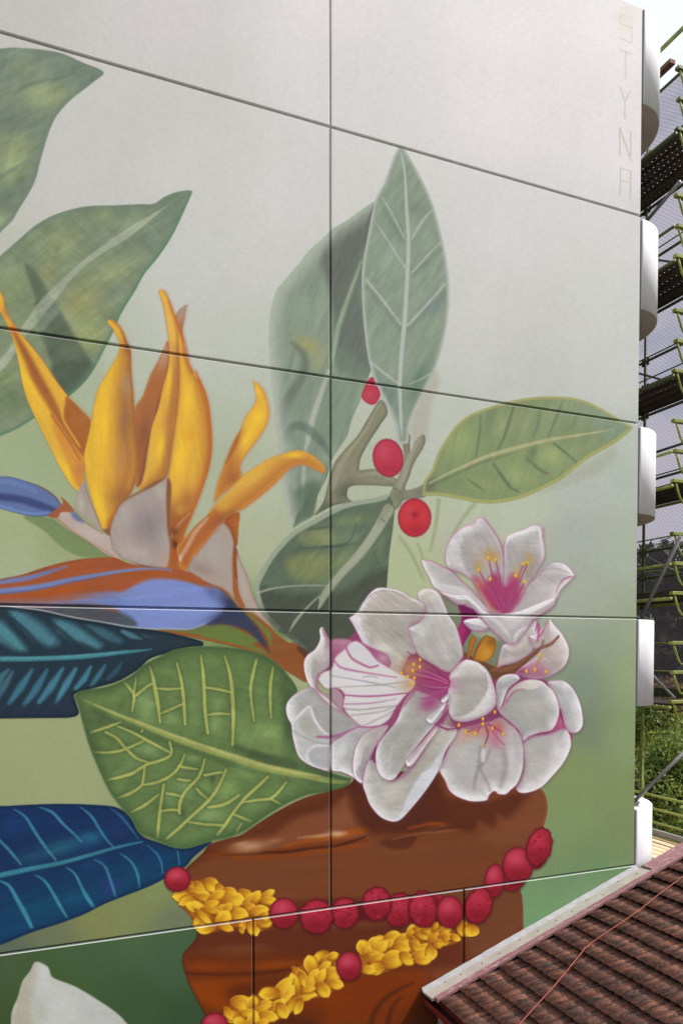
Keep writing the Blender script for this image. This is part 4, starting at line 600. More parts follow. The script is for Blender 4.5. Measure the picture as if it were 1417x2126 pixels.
F('painted_flower', '365 1200 400 1205 440 1230 470 1200 510 1170 545 1240 570 1250 600 1180 640 1200 660 1250 680 1270 650 1352 600 1410 560 1428 480 1400 430 1332 385 1265', 'a23a66', [('B',400,1240,50,60,30,'b46a5c',.8),('P','400 1290 440 1330 500 1400 540 1424 470 1410','a8592c',.8,8),('B',600,1190,40,60,0,'b25a80',.7),('B',560,1400,50,40,0,'96245a',.9),('B',480,1150,60,30,0,'b08a94',.6),('B',670,1280,30,50,0,'a88870',.6)], 14, 8, 'magenta heart of the uppermost white blossom')
for s in ('560 1420 500 1250 460 1085','565 1420 540 1250 505 1092','550 1420 470 1280 398 1155','560 1410 520 1300 472 1215','565 1420 620 1270 680 1118','570 1420 640 1260 706 1112','565 1400 600 1290 632 1195','580 1410 640 1320 686 1232'):
    stroke(s, [5, 4, 3], '8e2c5c', .85, 2.5); stroke(s, [1.6, 1.4, .8], 'cc8aa4', .55, 1.5)
for x, y in ((460,1060),(505,1075),(395,1130),(640,1170),(715,1080)): glow('6', x, y, 34, 50, 0, 'b48644', .55)
dots('6', [(460,1083),(504,1090),(398,1153),(471,1212),(678,1117),(706,1110),(631,1192),(686,1230)], 3.8)
T('8')
W('385 240 405 215 470 205 520 210 585 270 570 302 500 312 450 300', 'c3bfc6', [('E','8c8a94',4,.4,0,1)], film=8)
W('200 0 330 20 420 20 500 90 560 150 640 170 800 155 960 95 1105 40 1100 110 1000 180 930 235 870 330 800 405 740 411 690 372 620 312 560 252 500 172 420 102 340 96', 'c0bab8', [('B',660,220,110,50,20,'b4aeae',.7),('B',820,230,110,50,-30,'c9c3c2',.7),('S','520 130 600 190 700 280 750 350',[6,9,9,4],'d8d4d6',.6,8),('S','990 180 920 240 850 290 800 350 790 395',[5,7,8,8,5],'d6d3d5',.85,4),('S','350 30 430 40 500 110 540 180 580 240',[4,6,7,7,4],'d6d2d4',.8,4),('S','960 180 900 250 820 290',[2,3,2],PK,.5,3),('E',DP,3,.3,0,1)], label='bottom petal of the uppermost white blossom')
# left hand blossom
T('7')
W('1075 175 1068 120 1110 86 1170 84 1232 122 1272 202 1312 292 1362 372 1402 500 1420 600 1402 640 1332 722 1290 732 1200 682 1100 622 1052 572 1012 470 985 392 1002 380 1082 340 1112 240', 'bdb8b2', [('B',1150,140,60,60,0,'c3b9ae',.8),('B',1150,420,80,90,0,'aca9a3',.7),('B',1250,300,70,120,-20,'c6c2bf',.6),('B',1260,550,90,110,0,'c0bcba',.6),('S','1130 230 1150 300 1090 380 1020 430',[4,8,12,8],'9b978d',.45,14),('B',1090,430,40,80,-20,'cfccca',.6),('N',60,40,5,.07),('E',DP,5,.3,.5,1)], label='upper right petal of the left white blossom')
W('533 310c 600 262 642 190 702 112 760 76 850 80 950 106 1012 150 1082 180 1132 232 1102 322 1000 382 1022 482 1052 582 1002 602 902 770 780 662 692 552 650 522 602 432 565 362', 'b9b3ab', [('P','640 250 700 150 770 104 860 104 940 130 1010 170 1080 200 1120 240 1070 330 1000 350 760 290 600 290','b3aaa2',.8,8),('S','610 260 660 180 720 122 790 100 870 105 960 140 1050 200',[2,3,4,3,3,3,2],'8f8484',.55,3),('B',940,440,110,40,30,'96918a',.7),('B',1000,520,60,70,0,'a3a098',.6),('B',730,430,90,50,20,'a6a095',.5),('B',1060,270,60,60,-40,'9c9791',.6),('B',800,540,120,60,35,'c6c1bb',.7),('P','535 310 600 270 640 400 700 530 660 530 600 432 565 362','cfcbd0',.85,6),('B',930,640,50,60,0,'c8c4be',.6),('N',38,40,4,.09),('E',DP,4,.35,-1,.4)], label='upper left petal of the left white blossom')
F('painted_petal', '385 490 500 470 555 488 520 540 440 610 400 720 380 640', 'a8708a', [('B',480,500,50,20,0,'b88aa0',.7),('B',420,600,40,80,30,'98506e',.7)], 4, 7)
F('painted_petal', '600 430 640 500 760 560 830 590 862 660 850 700 900 740 1010 790 900 790 780 720 700 640 640 540', 'a0527c', [('B',800,620,60,50,40,'b4a3a6',.7),('B',850,740,90,30,25,'a84a80',.7)], 4, 8)
W('306 400 335 378 362 432 392 490 402 600 382 690 302 752 288 832 322 882 400 932 480 1032 490 1042 400 1005 300 902 230 832 195 742 187 652 215 595 272 552 312 472', 'b3aba6', [('B',330,600,60,90,10,'c2bab6',.7),('B',270,700,50,90,0,'a59f9c',.6),('S','230 640 225 740 260 830 340 930 440 1010',[6,8,8,9,8],'cfc8c4',.85,5),('S','360 440 380 520',[3,4],PK,.6,4),('E',DP,5,.45,1,.2)], label='curled left petal of the left white blossom')
F('painted_petal', '390 850 440 850 490 900 496 960 480 1040 430 960 380 910', 'a68c92', [('E',DP,6,.5,1,-.3)], 3, 8)
W('48 1020 60 960 130 890 250 846 330 930 420 1002 520 1062 632 1142 520 1202 420 1262 390 1482 300 1476 200 1432 140 1372 100 1232 88 1132 60 1080', 'b0aeaa', [('B',250,960,150,80,30,'a5a5a2',.8),('B',420,1110,110,60,20,'9f9f9b',.7),('P','88 1140 150 1062 230 992 262 1082 310 1162 392 1222 400 1290 380 1480 300 1476 200 1432 140 1372 100 1232','b9b8b6',.9,5),('B',240,1130,90,60,40,'a19f98',.7),('P','150 1120 185 1070 225 1075 265 1150 330 1220 250 1240 180 1190','a5a39b',.8,6),('S','90 1140 150 1064 230 996 265 1085 320 1170 395 1226',[3,6,5,5,5,3],'d4d2d2',.9,3),('S','95 1180 180 1230 280 1270 390 1290',[3,4,4,4],'8f8c88',.55,4),('S','290 1230 400 1230 500 1200 620 1150',[4,7,6,4],'9a4c7c',.8,6),('P','225 1340 300 1300 385 1310 380 1450 310 1466 250 1430','a5a5a9',.8,4),('S','390 1300 280 1300 215 1345 215 1400 270 1460',[4,6,6,5,4],'cfcccc',.85,3),('S','110 1230 150 1370 210 1435 300 1474',[8,8,8,6],'ccccd0',.8,5)], label='lower left petal of the left white blossom')
W('398 1482 392 1302 500 1212 620 1152 720 1150 830 1140 790 1252 700 1352 652 1452 632 1582 560 1540 480 1502', 'bab8b5', [('B',480,1320,60,110,20,'c9c9ca',.8),('B',560,1440,60,70,30,'a9a8a1',.7),('S','740 1160 660 1220 600 1310 575 1420 570 1500',[3,6,7,7,6],'9a5474',.6,8),('S','630 1150 760 1150 860 1130',[3,5,3],DP,.7,5)])
W('568 1502 568 1402 600 1282 682 1182 842 1140 762 1262 702 1402 662 1562 632 1590 590 1560', 'b5aca8', [('B',680,1250,70,60,-40,'beb5b0',.7),('P','585 1500 640 1430 720 1350 690 1470 650 1560 610 1550','97929a',.85,6),('S','760 1260 710 1370 660 1480 640 1580',[3,4,4,3],'a5607f',.6,5),('S','570 1490 600 1555 640 1585',[4,5,4],'d6d3d4',.8,3)], film=8)
W('700 1402 850 1562 1000 1462 1200 1142 1372 1172 1282 1342 1232 1482 1132 1642 1002 1802 932 1872 870 1887 780 1852 700 1762 660 1662 640 1582', 'bcb7ae', [('B',850,1680,130,90,-30,'c6bfb4',.8),('B',760,1600,50,120,0,'b0b0ae',.6),('B',870,1830,70,40,0,'b1b6b0',.6),('B',1100,1400,160,40,-55,'a09b8d',.7),('B',1230,1240,60,120,30,'b5b1a6',.6),('S','1200 1180 1080 1380 960 1530 860 1570',[3,5,8,4],'8a4a70',.6,8),('P','1282 1340 1200 1402 1092 1520 1002 1662 932 1832 870 1890 950 1875 1132 1642 1242 1472','cacdd2',.92,4),('S','1200 1400 1170 1450 1110 1500',[3,5,3],'9c988c',.5,3),('E','8c4a70',5,.3,-1,-.4)], label='longest petal of the left white blossom hanging over the pot')
W('960 962 1040 872 1160 902 1262 962 1302 1002 1202 1132 1102 1252 1002 1382 902 1540 850 1567 780 1532 742 1432 752 1302 822 1202 902 1102', 'b0ada7', [('B',1100,1050,110,90,-40,'aaa69f',.6),('B',920,1350,90,110,30,'a3a19a',.7),('B',840,1460,60,90,0,'b5b4b0',.7),('S','770 1270 755 1380 780 1500 840 1550 890 1530',[5,8,9,9,6],'d0cfd0',.85,5),('B',1180,960,100,60,-30,'a05478',.75),('S','1040 880 960 980 880 1080 800 1200 740 1330',[5,6,6,5,4],'9c4a78',.7,6),('B',850,1400,14,100,10,'c2c2c0',.4),('N',-55,50,6,.05)], film=8, label='central lower petal of the left white blossom')
W('970 1422 1000 1372 1080 1292 1202 1150 1232 1162 1132 1302 1032 1442 990 1460', 'c0b6b2', [('E',DP,4,.4,1,.6)], film=9)
F('painted_petal', '293 787c 330 732 400 700 430 612 510 542 540 502 600 488 682 552 760 642 900 722 1042 792 1032 852 980 902 900 1002 840 1102 740 1152 640 1152 560 1092 490 1002 498 902 440 852 355 857', 'd3cdcd',
  [('P','515 545 540 502 600 486 682 560 752 622 757 682 702 692 600 652 540 602','cdc8ca',.9,4),('B',800,950,160,120,0,'cfcbc9',.6),('B',960,850,80,60,0,'b9b0a6',.7),('B',600,800,150,40,5,'dcd8da',.6),('B',880,1050,60,80,30,'bdb8b2',.6),('B',640,1120,90,30,10,'c6bfbc',.5)] +
  [('S', s, w, c, .8, 2.2) for s, w, c in (('425 645 470 692 600 722 740 745 900 770',[4,5,4,3,3],'a86a90'),('512 540 555 620 640 670 700 692 758 678',[4,5,5,5,4],'a8587f'),('640 770 690 760 760 770',[2,3,2],'a09aa0'),('405 758 600 790 760 820 900 850',[2,3,4,2],'9c98a0'),('448 846 600 838 760 830 1000 800',[2,3,4,3],'a0a09c'),('490 905 620 915 780 912 980 890',[3,4,4,3],'a0487a'),('485 975 600 975 740 965 900 935',[3,4,3,2],'a8809a'),('488 1012 620 1020 760 1005 920 985',[4,4,4,2],'9c9892'),('555 1062 680 1050 800 1030 900 990',[3,4,3,2],'a09c98'),('640 1150 740 1100 830 1060 900 1010',[3,4,3,2],'a89ca0'),('650 1155 740 1150 860 1130 940 1000',[3,3,3,3],'a8588a'))] + [('E', DP, 4, .35)], 1.5, 9, 'white ribbed petal of the left blossom at the middle joint')
glow('7', 1240, 800, 130, 60, 12, '9a3a70', .85); glow('7', 1160, 960, 90, 60, -35, '9a4474', .7); glow('7', 1010, 700, 110, 90, 15, 'b4885a', .8); glow('7', 1000, 830, 70, 50, 0, 'b48a60', .6)
T('7')
for s, c in (('1310 795 1200 720 1090 640 980 570','8a4a50'),('1310 800 1200 740 1080 690','8e2c5c'),('1310 805 1180 760 1030 720','94346a'),('1305 812 1180 790 1040 770','8e2c5c'),('1305 840 1200 860 1060 820','8a2c5c'),('1310 820 1180 820 990 770','9a3a6a'),('1300 850 1180 900 1080 880','a0487a'),('1290 870 1190 920 1090 935','9a4470'),('1300 790 1240 740 1130 640','8e3060')):
    stroke(s, [5, 4, 2], c, .85, 2.6)
for s in ('1300 800 1200 750 1100 700','1300 815 1180 775 1060 745','1300 845 1200 850 1100 830'): stroke(s, [1.8, 1.4, .8], 'cf9ab0', .7, 1.4)
dots('7', [(940,735),(1035,668),(1084,632),(1084,688),(1030,718),(990,765),(1041,775),(1020,817)], 3.6)
T('7')
W('1135 1090 1160 1060 1240 1000 1302 900 1312 960 1250 1030 1182 1120 1150 1117', 'cecaca', [], film=10, pk=None)
W('1245 945 1275 915 1300 895 1300 930 1265 965', 'd0cccc', [], film=10, pk=None)
stroke('1300 950 1260 1060 1230 1130 1300 1180', [4, 4, 3, 3], '8e3a68', .75, 4); stroke('1280 1040 1300 1110 1330 1150', [3, 3, 3], '94407a', .7, 4); stroke('1200 1130 1290 1170 1390 1160', [3, 4, 3], '7e2c58', .7, 3)
dots('8', [(350,1055)])
# pale hairline letters down the right edge of the wall
LET = [('1285 30 1309 39', 'd8cfc4'), ('1285 30 1285 48', 'd8cfc4'), ('1285 48 1310 58', 'd3cabd'), ('1310 57 1309 88', 'd3cabd'), ('1285 78 1309 89', 'cfc7ba'),
       ('1285 102 1310 112', 'cec8ba'), ('1297 107 1297 163', 'c6c0ac'),
       ('@a 550 1165 616 1345', 'c0b9a2'), ('@a 690 1213 616 1345', 'c0b9a2'), ('@a 616 1345 614 1582', 'bab398'),
       ('@a 548 1708 546 2085', 'b6b098'), ('@a 548 1708 620 1920 695 2125 @b 700 82', 'b6b098'), ('@a 692 1758 @b 694 20', 'b6b098'),
       ('@b 556 180 550 540', 'b8b298'), ('@b 556 182 694 228', 'c2bca4'), ('@b 694 228 686 612', 'b2ac90'), ('@b 558 345 692 385', 'c2bca4')]
glow('p', 1297, 38, 26, 30, 0, 'dfd3c4', .5)
T('p')
for s, c in LET: stroke(s, [2.2, 2.2], c, .75, 1.8)
# fine spray grain over the whole wall
_x = ((np.arange(CW) + .5) / CS + CX0)[None, :]; _y = ((np.arange(CH) + .5) / CS + CY0)[:, None]
CAN *= (1 + .03 * (np.random.RandomState(2).rand(CH, CW).astype(np.float32) - .5) + .03 * (vnoise(_x / 4.5, _y / 4.5) - .5))[..., None]
np.clip(CAN, 0, 1, out=CAN)
# ---------------------------------------------------------------- mural -> picture in wall coordinates
XA, XB, ZA, ZB, PPM = -10.2, 0.12, 0.9, 15.5, 165.0
TW, TH = int((XB - XA) * PPM), int((ZB - ZA) * PPM)
def mural_image():
    X = (XA + (np.arange(TW) + .5) / PPM)[None, :]; Z = (ZA + (np.arange(TH) + .5) / PPM)[:, None]
    px, py = project(X, 0.0, Z)
    u = np.clip((px - CX0) * CS - .5, 0, CW - 1.01); v = np.clip((py - CY0) * CS - .5, 0, CH - 1.01)
    i = u.astype(int); j = v.astype(int); fx = (u - i)[..., None].astype(np.float32); fy = (v - j)[..., None].astype(np.float32)
    o = (CAN[j, i] * (1 - fx) + CAN[j, i + 1] * fx) * (1 - fy) + (CAN[j + 1, i] * (1 - fx) + CAN[j + 1, i + 1] * fx) * fy
    a = np.ones((TH, TW, 4), np.float32); a[..., :3] = o
    img = bpy.data.images.new('mural paint', TW, TH, alpha=False, float_buffer=False); img.colorspace_settings.name = 'sRGB'
    img.pixels.foreach_set(a.ravel()); img.update(); img.pack()
    return img
MURAL = mural_image()

# ---------------------------------------------------------------- materials
def lin(h):
    c = [int(h[i:i + 2], 16) / 255 for i in (0, 2, 4)]
    return tuple(x / 12.92 if x <= .04045 else ((x + .055) / 1.055) ** 2.4 for x in c) + (1,)
def nodes(name):
    m = bpy.data.materials.new(name); m.use_nodes = True; t = m.node_tree; t.nodes.clear()
    out = t.nodes.new('ShaderNodeOutputMaterial'); b = t.nodes.new('ShaderNodeBsdfPrincipled'); t.links.new(b.outputs[0], out.inputs[0])
    return m, t, b, out
def N(t, kind, **kw):
    n = t.nodes.new(kind)
    for k, v in kw.items():
        if k in n.inputs: n.inputs[k].default_value = v
        else: setattr(n, k, v)
    return n
def plain(name, col, rough=.6, var=.12, scale=6.0, spec=.4, metal=0.0, bump=.0, stretch=(1, 1, 1), col2=None, pos=(.35, .7), bscale=None, rnd=0.0):
    """procedural paint / metal / wood: two noises over the colour, optional bump, optional variation per object"""
    m, t, b, out = nodes(name)
    tc = N(t, 'ShaderNodeTexCoord'); mp = N(t, 'ShaderNodeMapping'); mp.inputs['Scale'].default_value = stretch
    t.links.new(tc.outputs['Object'], mp.inputs[0])
    n1 = N(t, 'ShaderNodeTexNoise', Scale=scale, Detail=6.0, Roughness=.65); t.links.new(mp.outputs[0], n1.inputs['Vector'])
    r = N(t, 'ShaderNodeValToRGB'); r.color_ramp.elements[0].position, r.color_ramp.elements[1].position = pos
    c = lin(col); r.color_ramp.elements[0].color = tuple(x * (1 - var) for x in c[:3]) + (1,)
    r.color_ramp.elements[1].color = lin(col2) if col2 else tuple(min(1, x * (1 + var)) for x in c[:3]) + (1,)
    t.links.new(n1.outputs['Fac'], r.inputs[0]); last = r.outputs[0]
    if rnd:
        oi = N(t, 'ShaderNodeObjectInfo'); hs = N(t, 'ShaderNodeHueSaturation'); mr = N(t, 'ShaderNodeMapRange'); mr.inputs[3].default_value = 1 - rnd; mr.inputs[4].default_value = 1 + rnd
        t.links.new(oi.outputs['Random'], mr.inputs[0]); t.links.new(mr.outputs[0], hs.inputs['Value']); t.links.new(last, hs.inputs['Color']); last = hs.outputs[0]
    t.links.new(last, b.inputs['Base Color'])
    b.inputs['Roughness'].default_value = rough; b.inputs['Metallic'].default_value = metal; b.inputs['Specular IOR Level'].default_value = spec
    if bump:
        n2 = N(t, 'ShaderNodeTexNoise', Scale=bscale or scale * 6, Detail=4.0); t.links.new(mp.outputs[0], n2.inputs['Vector'])
        bp = N(t, 'ShaderNodeBump', Strength=bump, Distance=.01); t.links.new(n2.outputs['Fac'], bp.inputs['Height']); t.links.new(bp.outputs[0], b.inputs['Normal'])
    return m

def mural_mat(lip_light=0.0):
    """optionally mixes the mural colour towards white, painting a sunlit lip on an arris"""
    m, t, b, out = nodes('mural paint on concrete' if not lip_light else 'mural paint with sunlit lip tint')
    uv = N(t, 'ShaderNodeUVMap', uv_map='wall'); im = N(t, 'ShaderNodeTexImage', image=MURAL, extension='EXTEND', interpolation='Cubic')
    t.links.new(uv.outputs[0], im.inputs[0])
    g = N(t, 'ShaderNodeNewGeometry')
    n0 = N(t, 'ShaderNodeTexNoise', Scale=2.2, Detail=6.0); mp0 = N(t, 'ShaderNodeMapping'); mp0.inputs['Scale'].default_value = (1.5, 1, .14); t.links.new(g.outputs['Position'], mp0.inputs[0]); t.links.new(mp0.outputs[0], n0.inputs['Vector'])
    mr = N(t, 'ShaderNodeMapRange'); mr.inputs[3].default_value = .972; mr.inputs[4].default_value = 1.022; t.links.new(n0.outputs['Fac'], mr.inputs[0])
    mxn = N(t, 'ShaderNodeMix', data_type='RGBA', blend_type='MULTIPLY'); mxn.inputs[0].default_value = 1
    t.links.new(im.outputs[0], mxn.inputs[6]); t.links.new(mr.outputs[0], mxn.inputs[7]); last = mxn.outputs[2]
    if lip_light:
        pm = N(t, 'ShaderNodeMix', data_type='RGBA'); pm.inputs[0].default_value = lip_light; pm.inputs[7].default_value = (.80, .79, .77, 1); t.links.new(last, pm.inputs[6]); last = pm.outputs[2]
    t.links.new(last, b.inputs['Base Color'])
    n1 = N(t, 'ShaderNodeTexNoise', Scale=70.0, Detail=4.0); n2 = N(t, 'ShaderNodeTexNoise', Scale=9.0, Detail=4.0)
    t.links.new(g.outputs['Position'], n1.inputs['Vector']); t.links.new(g.outputs['Position'], n2.inputs['Vector'])
    b1 = N(t, 'ShaderNodeBump', Strength=.12, Distance=.004); b2 = N(t, 'ShaderNodeBump', Strength=.05, Distance=.02)
    t.links.new(n2.outputs['Fac'], b2.inputs['Height']); t.links.new(b2.outputs[0], b1.inputs['Normal']); t.links.new(n1.outputs['Fac'], b1.inputs['Height']); t.links.new(b1.outputs[0], b.inputs['Normal'])
    b.inputs['Roughness'].default_value = .8; b.inputs['Specular IOR Level'].default_value = .12
    return m
M_MURAL = mural_mat(); M_ARRIS = mural_mat(.40); M_ARRIS2 = mural_mat(.2)  # arris copies carry the bright light on joint lips as paler colour
M_WHITE = plain('white render', 'e0dddf', .7, .09, 2.2, bump=.08, bscale=60, stretch=(1.4, 1.4, .3))
M_SOFFIT = plain('soffit paint', 'b3a79e', .8, .06, 3, bump=.05, bscale=60)
M_SEAL = plain('grey joint filler', '757278', .8, .1, 9)
M_CONC = plain('grey concrete', '9a9792', .85, .14, 2.5, bump=.12, bscale=40)
M_GLASS = plain('dark window glass', '1b2226', .08, .2, 2, spec=.6)
M_ALU = plain('window aluminium', '8a8c8c', .4, .08, 6, metal=.6)
M_GREEN = plain('sunlit lime scaffold paint', '7f8a34', .5, .22, 9, bump=.05, col2='939a4c', rnd=.12)  # tube paint with its sunlit look put into the colour
M_DKGREEN = plain('shaded lime scaffold paint', '4c5630', .55, .3, 8, bump=.05, rnd=.15)  # same tube paint darkened, shade of the upper lifts put into the colour
M_RUST = plain('rusty clamp steel', '6b4230', .75, .3, 14, bump=.1)
M_GALV = plain('galvanised tube', '83807f', .45, .14, 7, metal=.35)
M_WOOD = plain('pale timber planks', 'cdb694', .75, .18, 5, stretch=(9, .7, 9), bump=.1, rnd=.10)
M_TOE = plain('grey toe board', '8d8984', .7, .2, 5, stretch=(6, .6, 6))
M_FLASH = plain('cream painted flashing', 'a29c93', .6, .10, 5, bump=.05, col2='ada79e')
M_UPST = plain('grey white upstand', '9d9c9c', .6, .14, 7, bump=.05)
M_DARK = plain('dark screw head', '3a3836', .6, .2, 20)
M_GUT = plain('dark gutter inside', '1d1a18', .7, .4, 12)
M_FASC = plain('red gutter paint', '7a2a28', .45, .2, 8)
M_BRICK = plain('buff brick', '9c7a5c', .85, .2, 14, bump=.2, rnd=.22)
M_MORT = plain('mortar', '8f877c', .9, .1, 20)
M_ROPE = plain('orange red cord', '9c4a38', .55, .12, 30)
M_BARK = plain('brown bark', '5a4838', .9, .3, 8, stretch=(4, 4, 1), bump=.3)
M_PBARK = plain('pinkish pale bark', '8a7468', .9, .25, 6, stretch=(4, 4, 1), bump=.3)

def verge_mat():
    m, t, b, out = nodes('flaking pink paint'); tc = N(t, 'ShaderNodeTexCoord'); mp = N(t, 'ShaderNodeMapping'); mp.inputs['Scale'].default_value = (2, 14, 14)
    n = N(t, 'ShaderNodeTexNoise', Scale=2.0, Detail=8.0, Roughness=.72); r = N(t, 'ShaderNodeValToRGB')
    t.links.new(tc.outputs['Object'], mp.inputs[0]); t.links.new(mp.outputs[0], n.inputs['Vector']); t.links.new(n.outputs['Fac'], r.inputs[0])
    e = r.color_ramp.elements; e[0].position = .44; e[0].color = lin('825a5c'); e[1].position = .66; e[1].color = lin('b9b0ae')
    k = e.new(.57); k.color = lin('8a6264'); k = e.new(.30); k.color = lin('6f4a4b')
    t.links.new(r.outputs[0], b.inputs['Base Color']); b.inputs['Roughness'].default_value = .7
    bp = N(t, 'ShaderNodeBump', Strength=.3, Distance=.006); t.links.new(n.outputs['Fac'], bp.inputs['Height']); t.links.new(bp.outputs[0], b.inputs['Normal'])
    return m
M_VERGE = verge_mat()

def tile_mat():
    m, t, b, out = nodes('weathered terracotta'); g = N(t, 'ShaderNodeNewGeometry'); oi = N(t, 'ShaderNodeObjectInfo')
    off = N(t, 'ShaderNodeVectorMath', operation='SCALE'); cmb = N(t, 'ShaderNodeCombineXYZ'); t.links.new(oi.outputs['Random'], cmb.inputs[0]); t.links.new(oi.outputs['Random'], cmb.inputs[1]); t.links.new(cmb.outputs[0], off.inputs[0]); off.inputs['Scale'].default_value = 37.0
    add = N(t, 'ShaderNodeVectorMath', operation='ADD'); t.links.new(g.outputs['Position'], add.inputs[0]); t.links.new(off.outputs[0], add.inputs[1])
    mp = N(t, 'ShaderNodeMapping'); mp.inputs['Scale'].default_value = (.35, 1.6, 1); t.links.new(add.outputs[0], mp.inputs[0])
    n1 = N(t, 'ShaderNodeTexNoise', Scale=11.0, Detail=8.0, Roughness=.7); t.links.new(mp.outputs[0], n1.inputs['Vector'])
    r = N(t, 'ShaderNodeValToRGB'); e = r.color_ramp.elements; t.links.new(n1.outputs['Fac'], r.inputs[0])
    e[0].position = .30; e[0].color = lin('332e2c'); e[1].position = .74; e[1].color = lin('986750')
    for p, c in ((.42, '433936'), (.52, '684b42'), (.62, '805444')): k = e.new(p); k.color = lin(c)
    n2 = N(t, 'ShaderNodeTexNoise', Scale=34.0, Detail=6.0, Roughness=.7); t.links.new(add.outputs[0], n2.inputs['Vector'])
    r2 = N(t, 'ShaderNodeValToRGB'); r2.color_ramp.elements[0].position = .54; r2.color_ramp.elements[1].position = .66; t.links.new(n2.outputs['Fac'], r2.inputs[0])
    m1 = N(t, 'ShaderNodeMix', data_type='RGBA'); m1.inputs[7].default_value = lin('a8694c'); t.links.new(r2.outputs[0], m1.inputs[0]); t.links.new(r.outputs[0], m1.inputs[6])
    n3 = N(t, 'ShaderNodeTexNoise', Scale=60.0, Detail=3.0); t.links.new(add.outputs[0], n3.inputs['Vector'])
    r3 = N(t, 'ShaderNodeValToRGB'); r3.color_ramp.elements[0].position = .70; r3.color_ramp.elements[1].position = .74; t.links.new(n3.outputs['Fac'], r3.inputs[0])
    m2 = N(t, 'ShaderNodeMix', data_type='RGBA'); m2.inputs[7].default_value = lin('b9aaa0'); t.links.new(r3.outputs[0], m2.inputs[0]); t.links.new(m1.outputs[2], m2.inputs[6])
    hs = N(t, 'ShaderNodeHueSaturation'); mr = N(t, 'ShaderNodeMapRange'); mr.inputs[3].default_value = .85; mr.inputs[4].default_value = 1.4; t.links.new(oi.outputs['Random'], mr.inputs[0]); t.links.new(mr.outputs[0], hs.inputs['Value']); t.links.new(m2.outputs[2], hs.inputs['Color'])
    t.links.new(hs.outputs[0], b.inputs['Base Color']); b.inputs['Roughness'].default_value = .85; b.inputs['Specular IOR Level'].default_value = .25
    bp = N(t, 'ShaderNodeBump', Strength=.5, Distance=.008); t.links.new(n1.outputs['Fac'], bp.inputs['Height']); t.links.new(bp.outputs[0], b.inputs['Normal'])
    return m
M_TILE = tile_mat()

def leaf_mat(name, a, c, trans=.35):
    m, t, b, out = nodes(name); g = N(t, 'ShaderNodeNewGeometry'); n = N(t, 'ShaderNodeTexNoise', Scale=.9, Detail=5.0); t.links.new(g.outputs['Position'], n.inputs['Vector'])
    r = N(t, 'ShaderNodeValToRGB'); r.color_ramp.elements[0].position = .38; r.color_ramp.elements[1].position = .64; r.color_ramp.elements[0].color = lin(a); r.color_ramp.elements[1].color = lin(c)
    hs = N(t, 'ShaderNodeHueSaturation'); mr = N(t, 'ShaderNodeMapRange'); mr.inputs[3].default_value = .6; mr.inputs[4].default_value = 1.35
    t.links.new(g.outputs['Random Per Island'], mr.inputs[0]); t.links.new(mr.outputs[0], hs.inputs['Value']); t.links.new(n.outputs['Fac'], r.inputs[0]); t.links.new(r.outputs[0], hs.inputs['Color'])
    t.links.new(hs.outputs[0], b.inputs['Base Color']); b.inputs['Roughness'].default_value = .55; b.inputs['Specular IOR Level'].default_value = .3
    tr = N(t, 'ShaderNodeBsdfTranslucent'); t.links.new(hs.outputs[0], tr.inputs[0]); mxs = N(t, 'ShaderNodeMixShader'); mxs.inputs[0].default_value = trans
    t.links.new(b.outputs[0], mxs.inputs[1]); t.links.new(tr.outputs[0], mxs.inputs[2]); t.links.new(mxs.outputs[0], out.inputs[0])
    return m
M_LEAF = leaf_mat('bright shrub leaves', '3c5020', '8e9c48')
M_LEAFD = leaf_mat('dark tree leaves', '28321e', '464f30')
M_LEAFR = leaf_mat('rusty young leaves', '7a5a34', '9a7a4c')

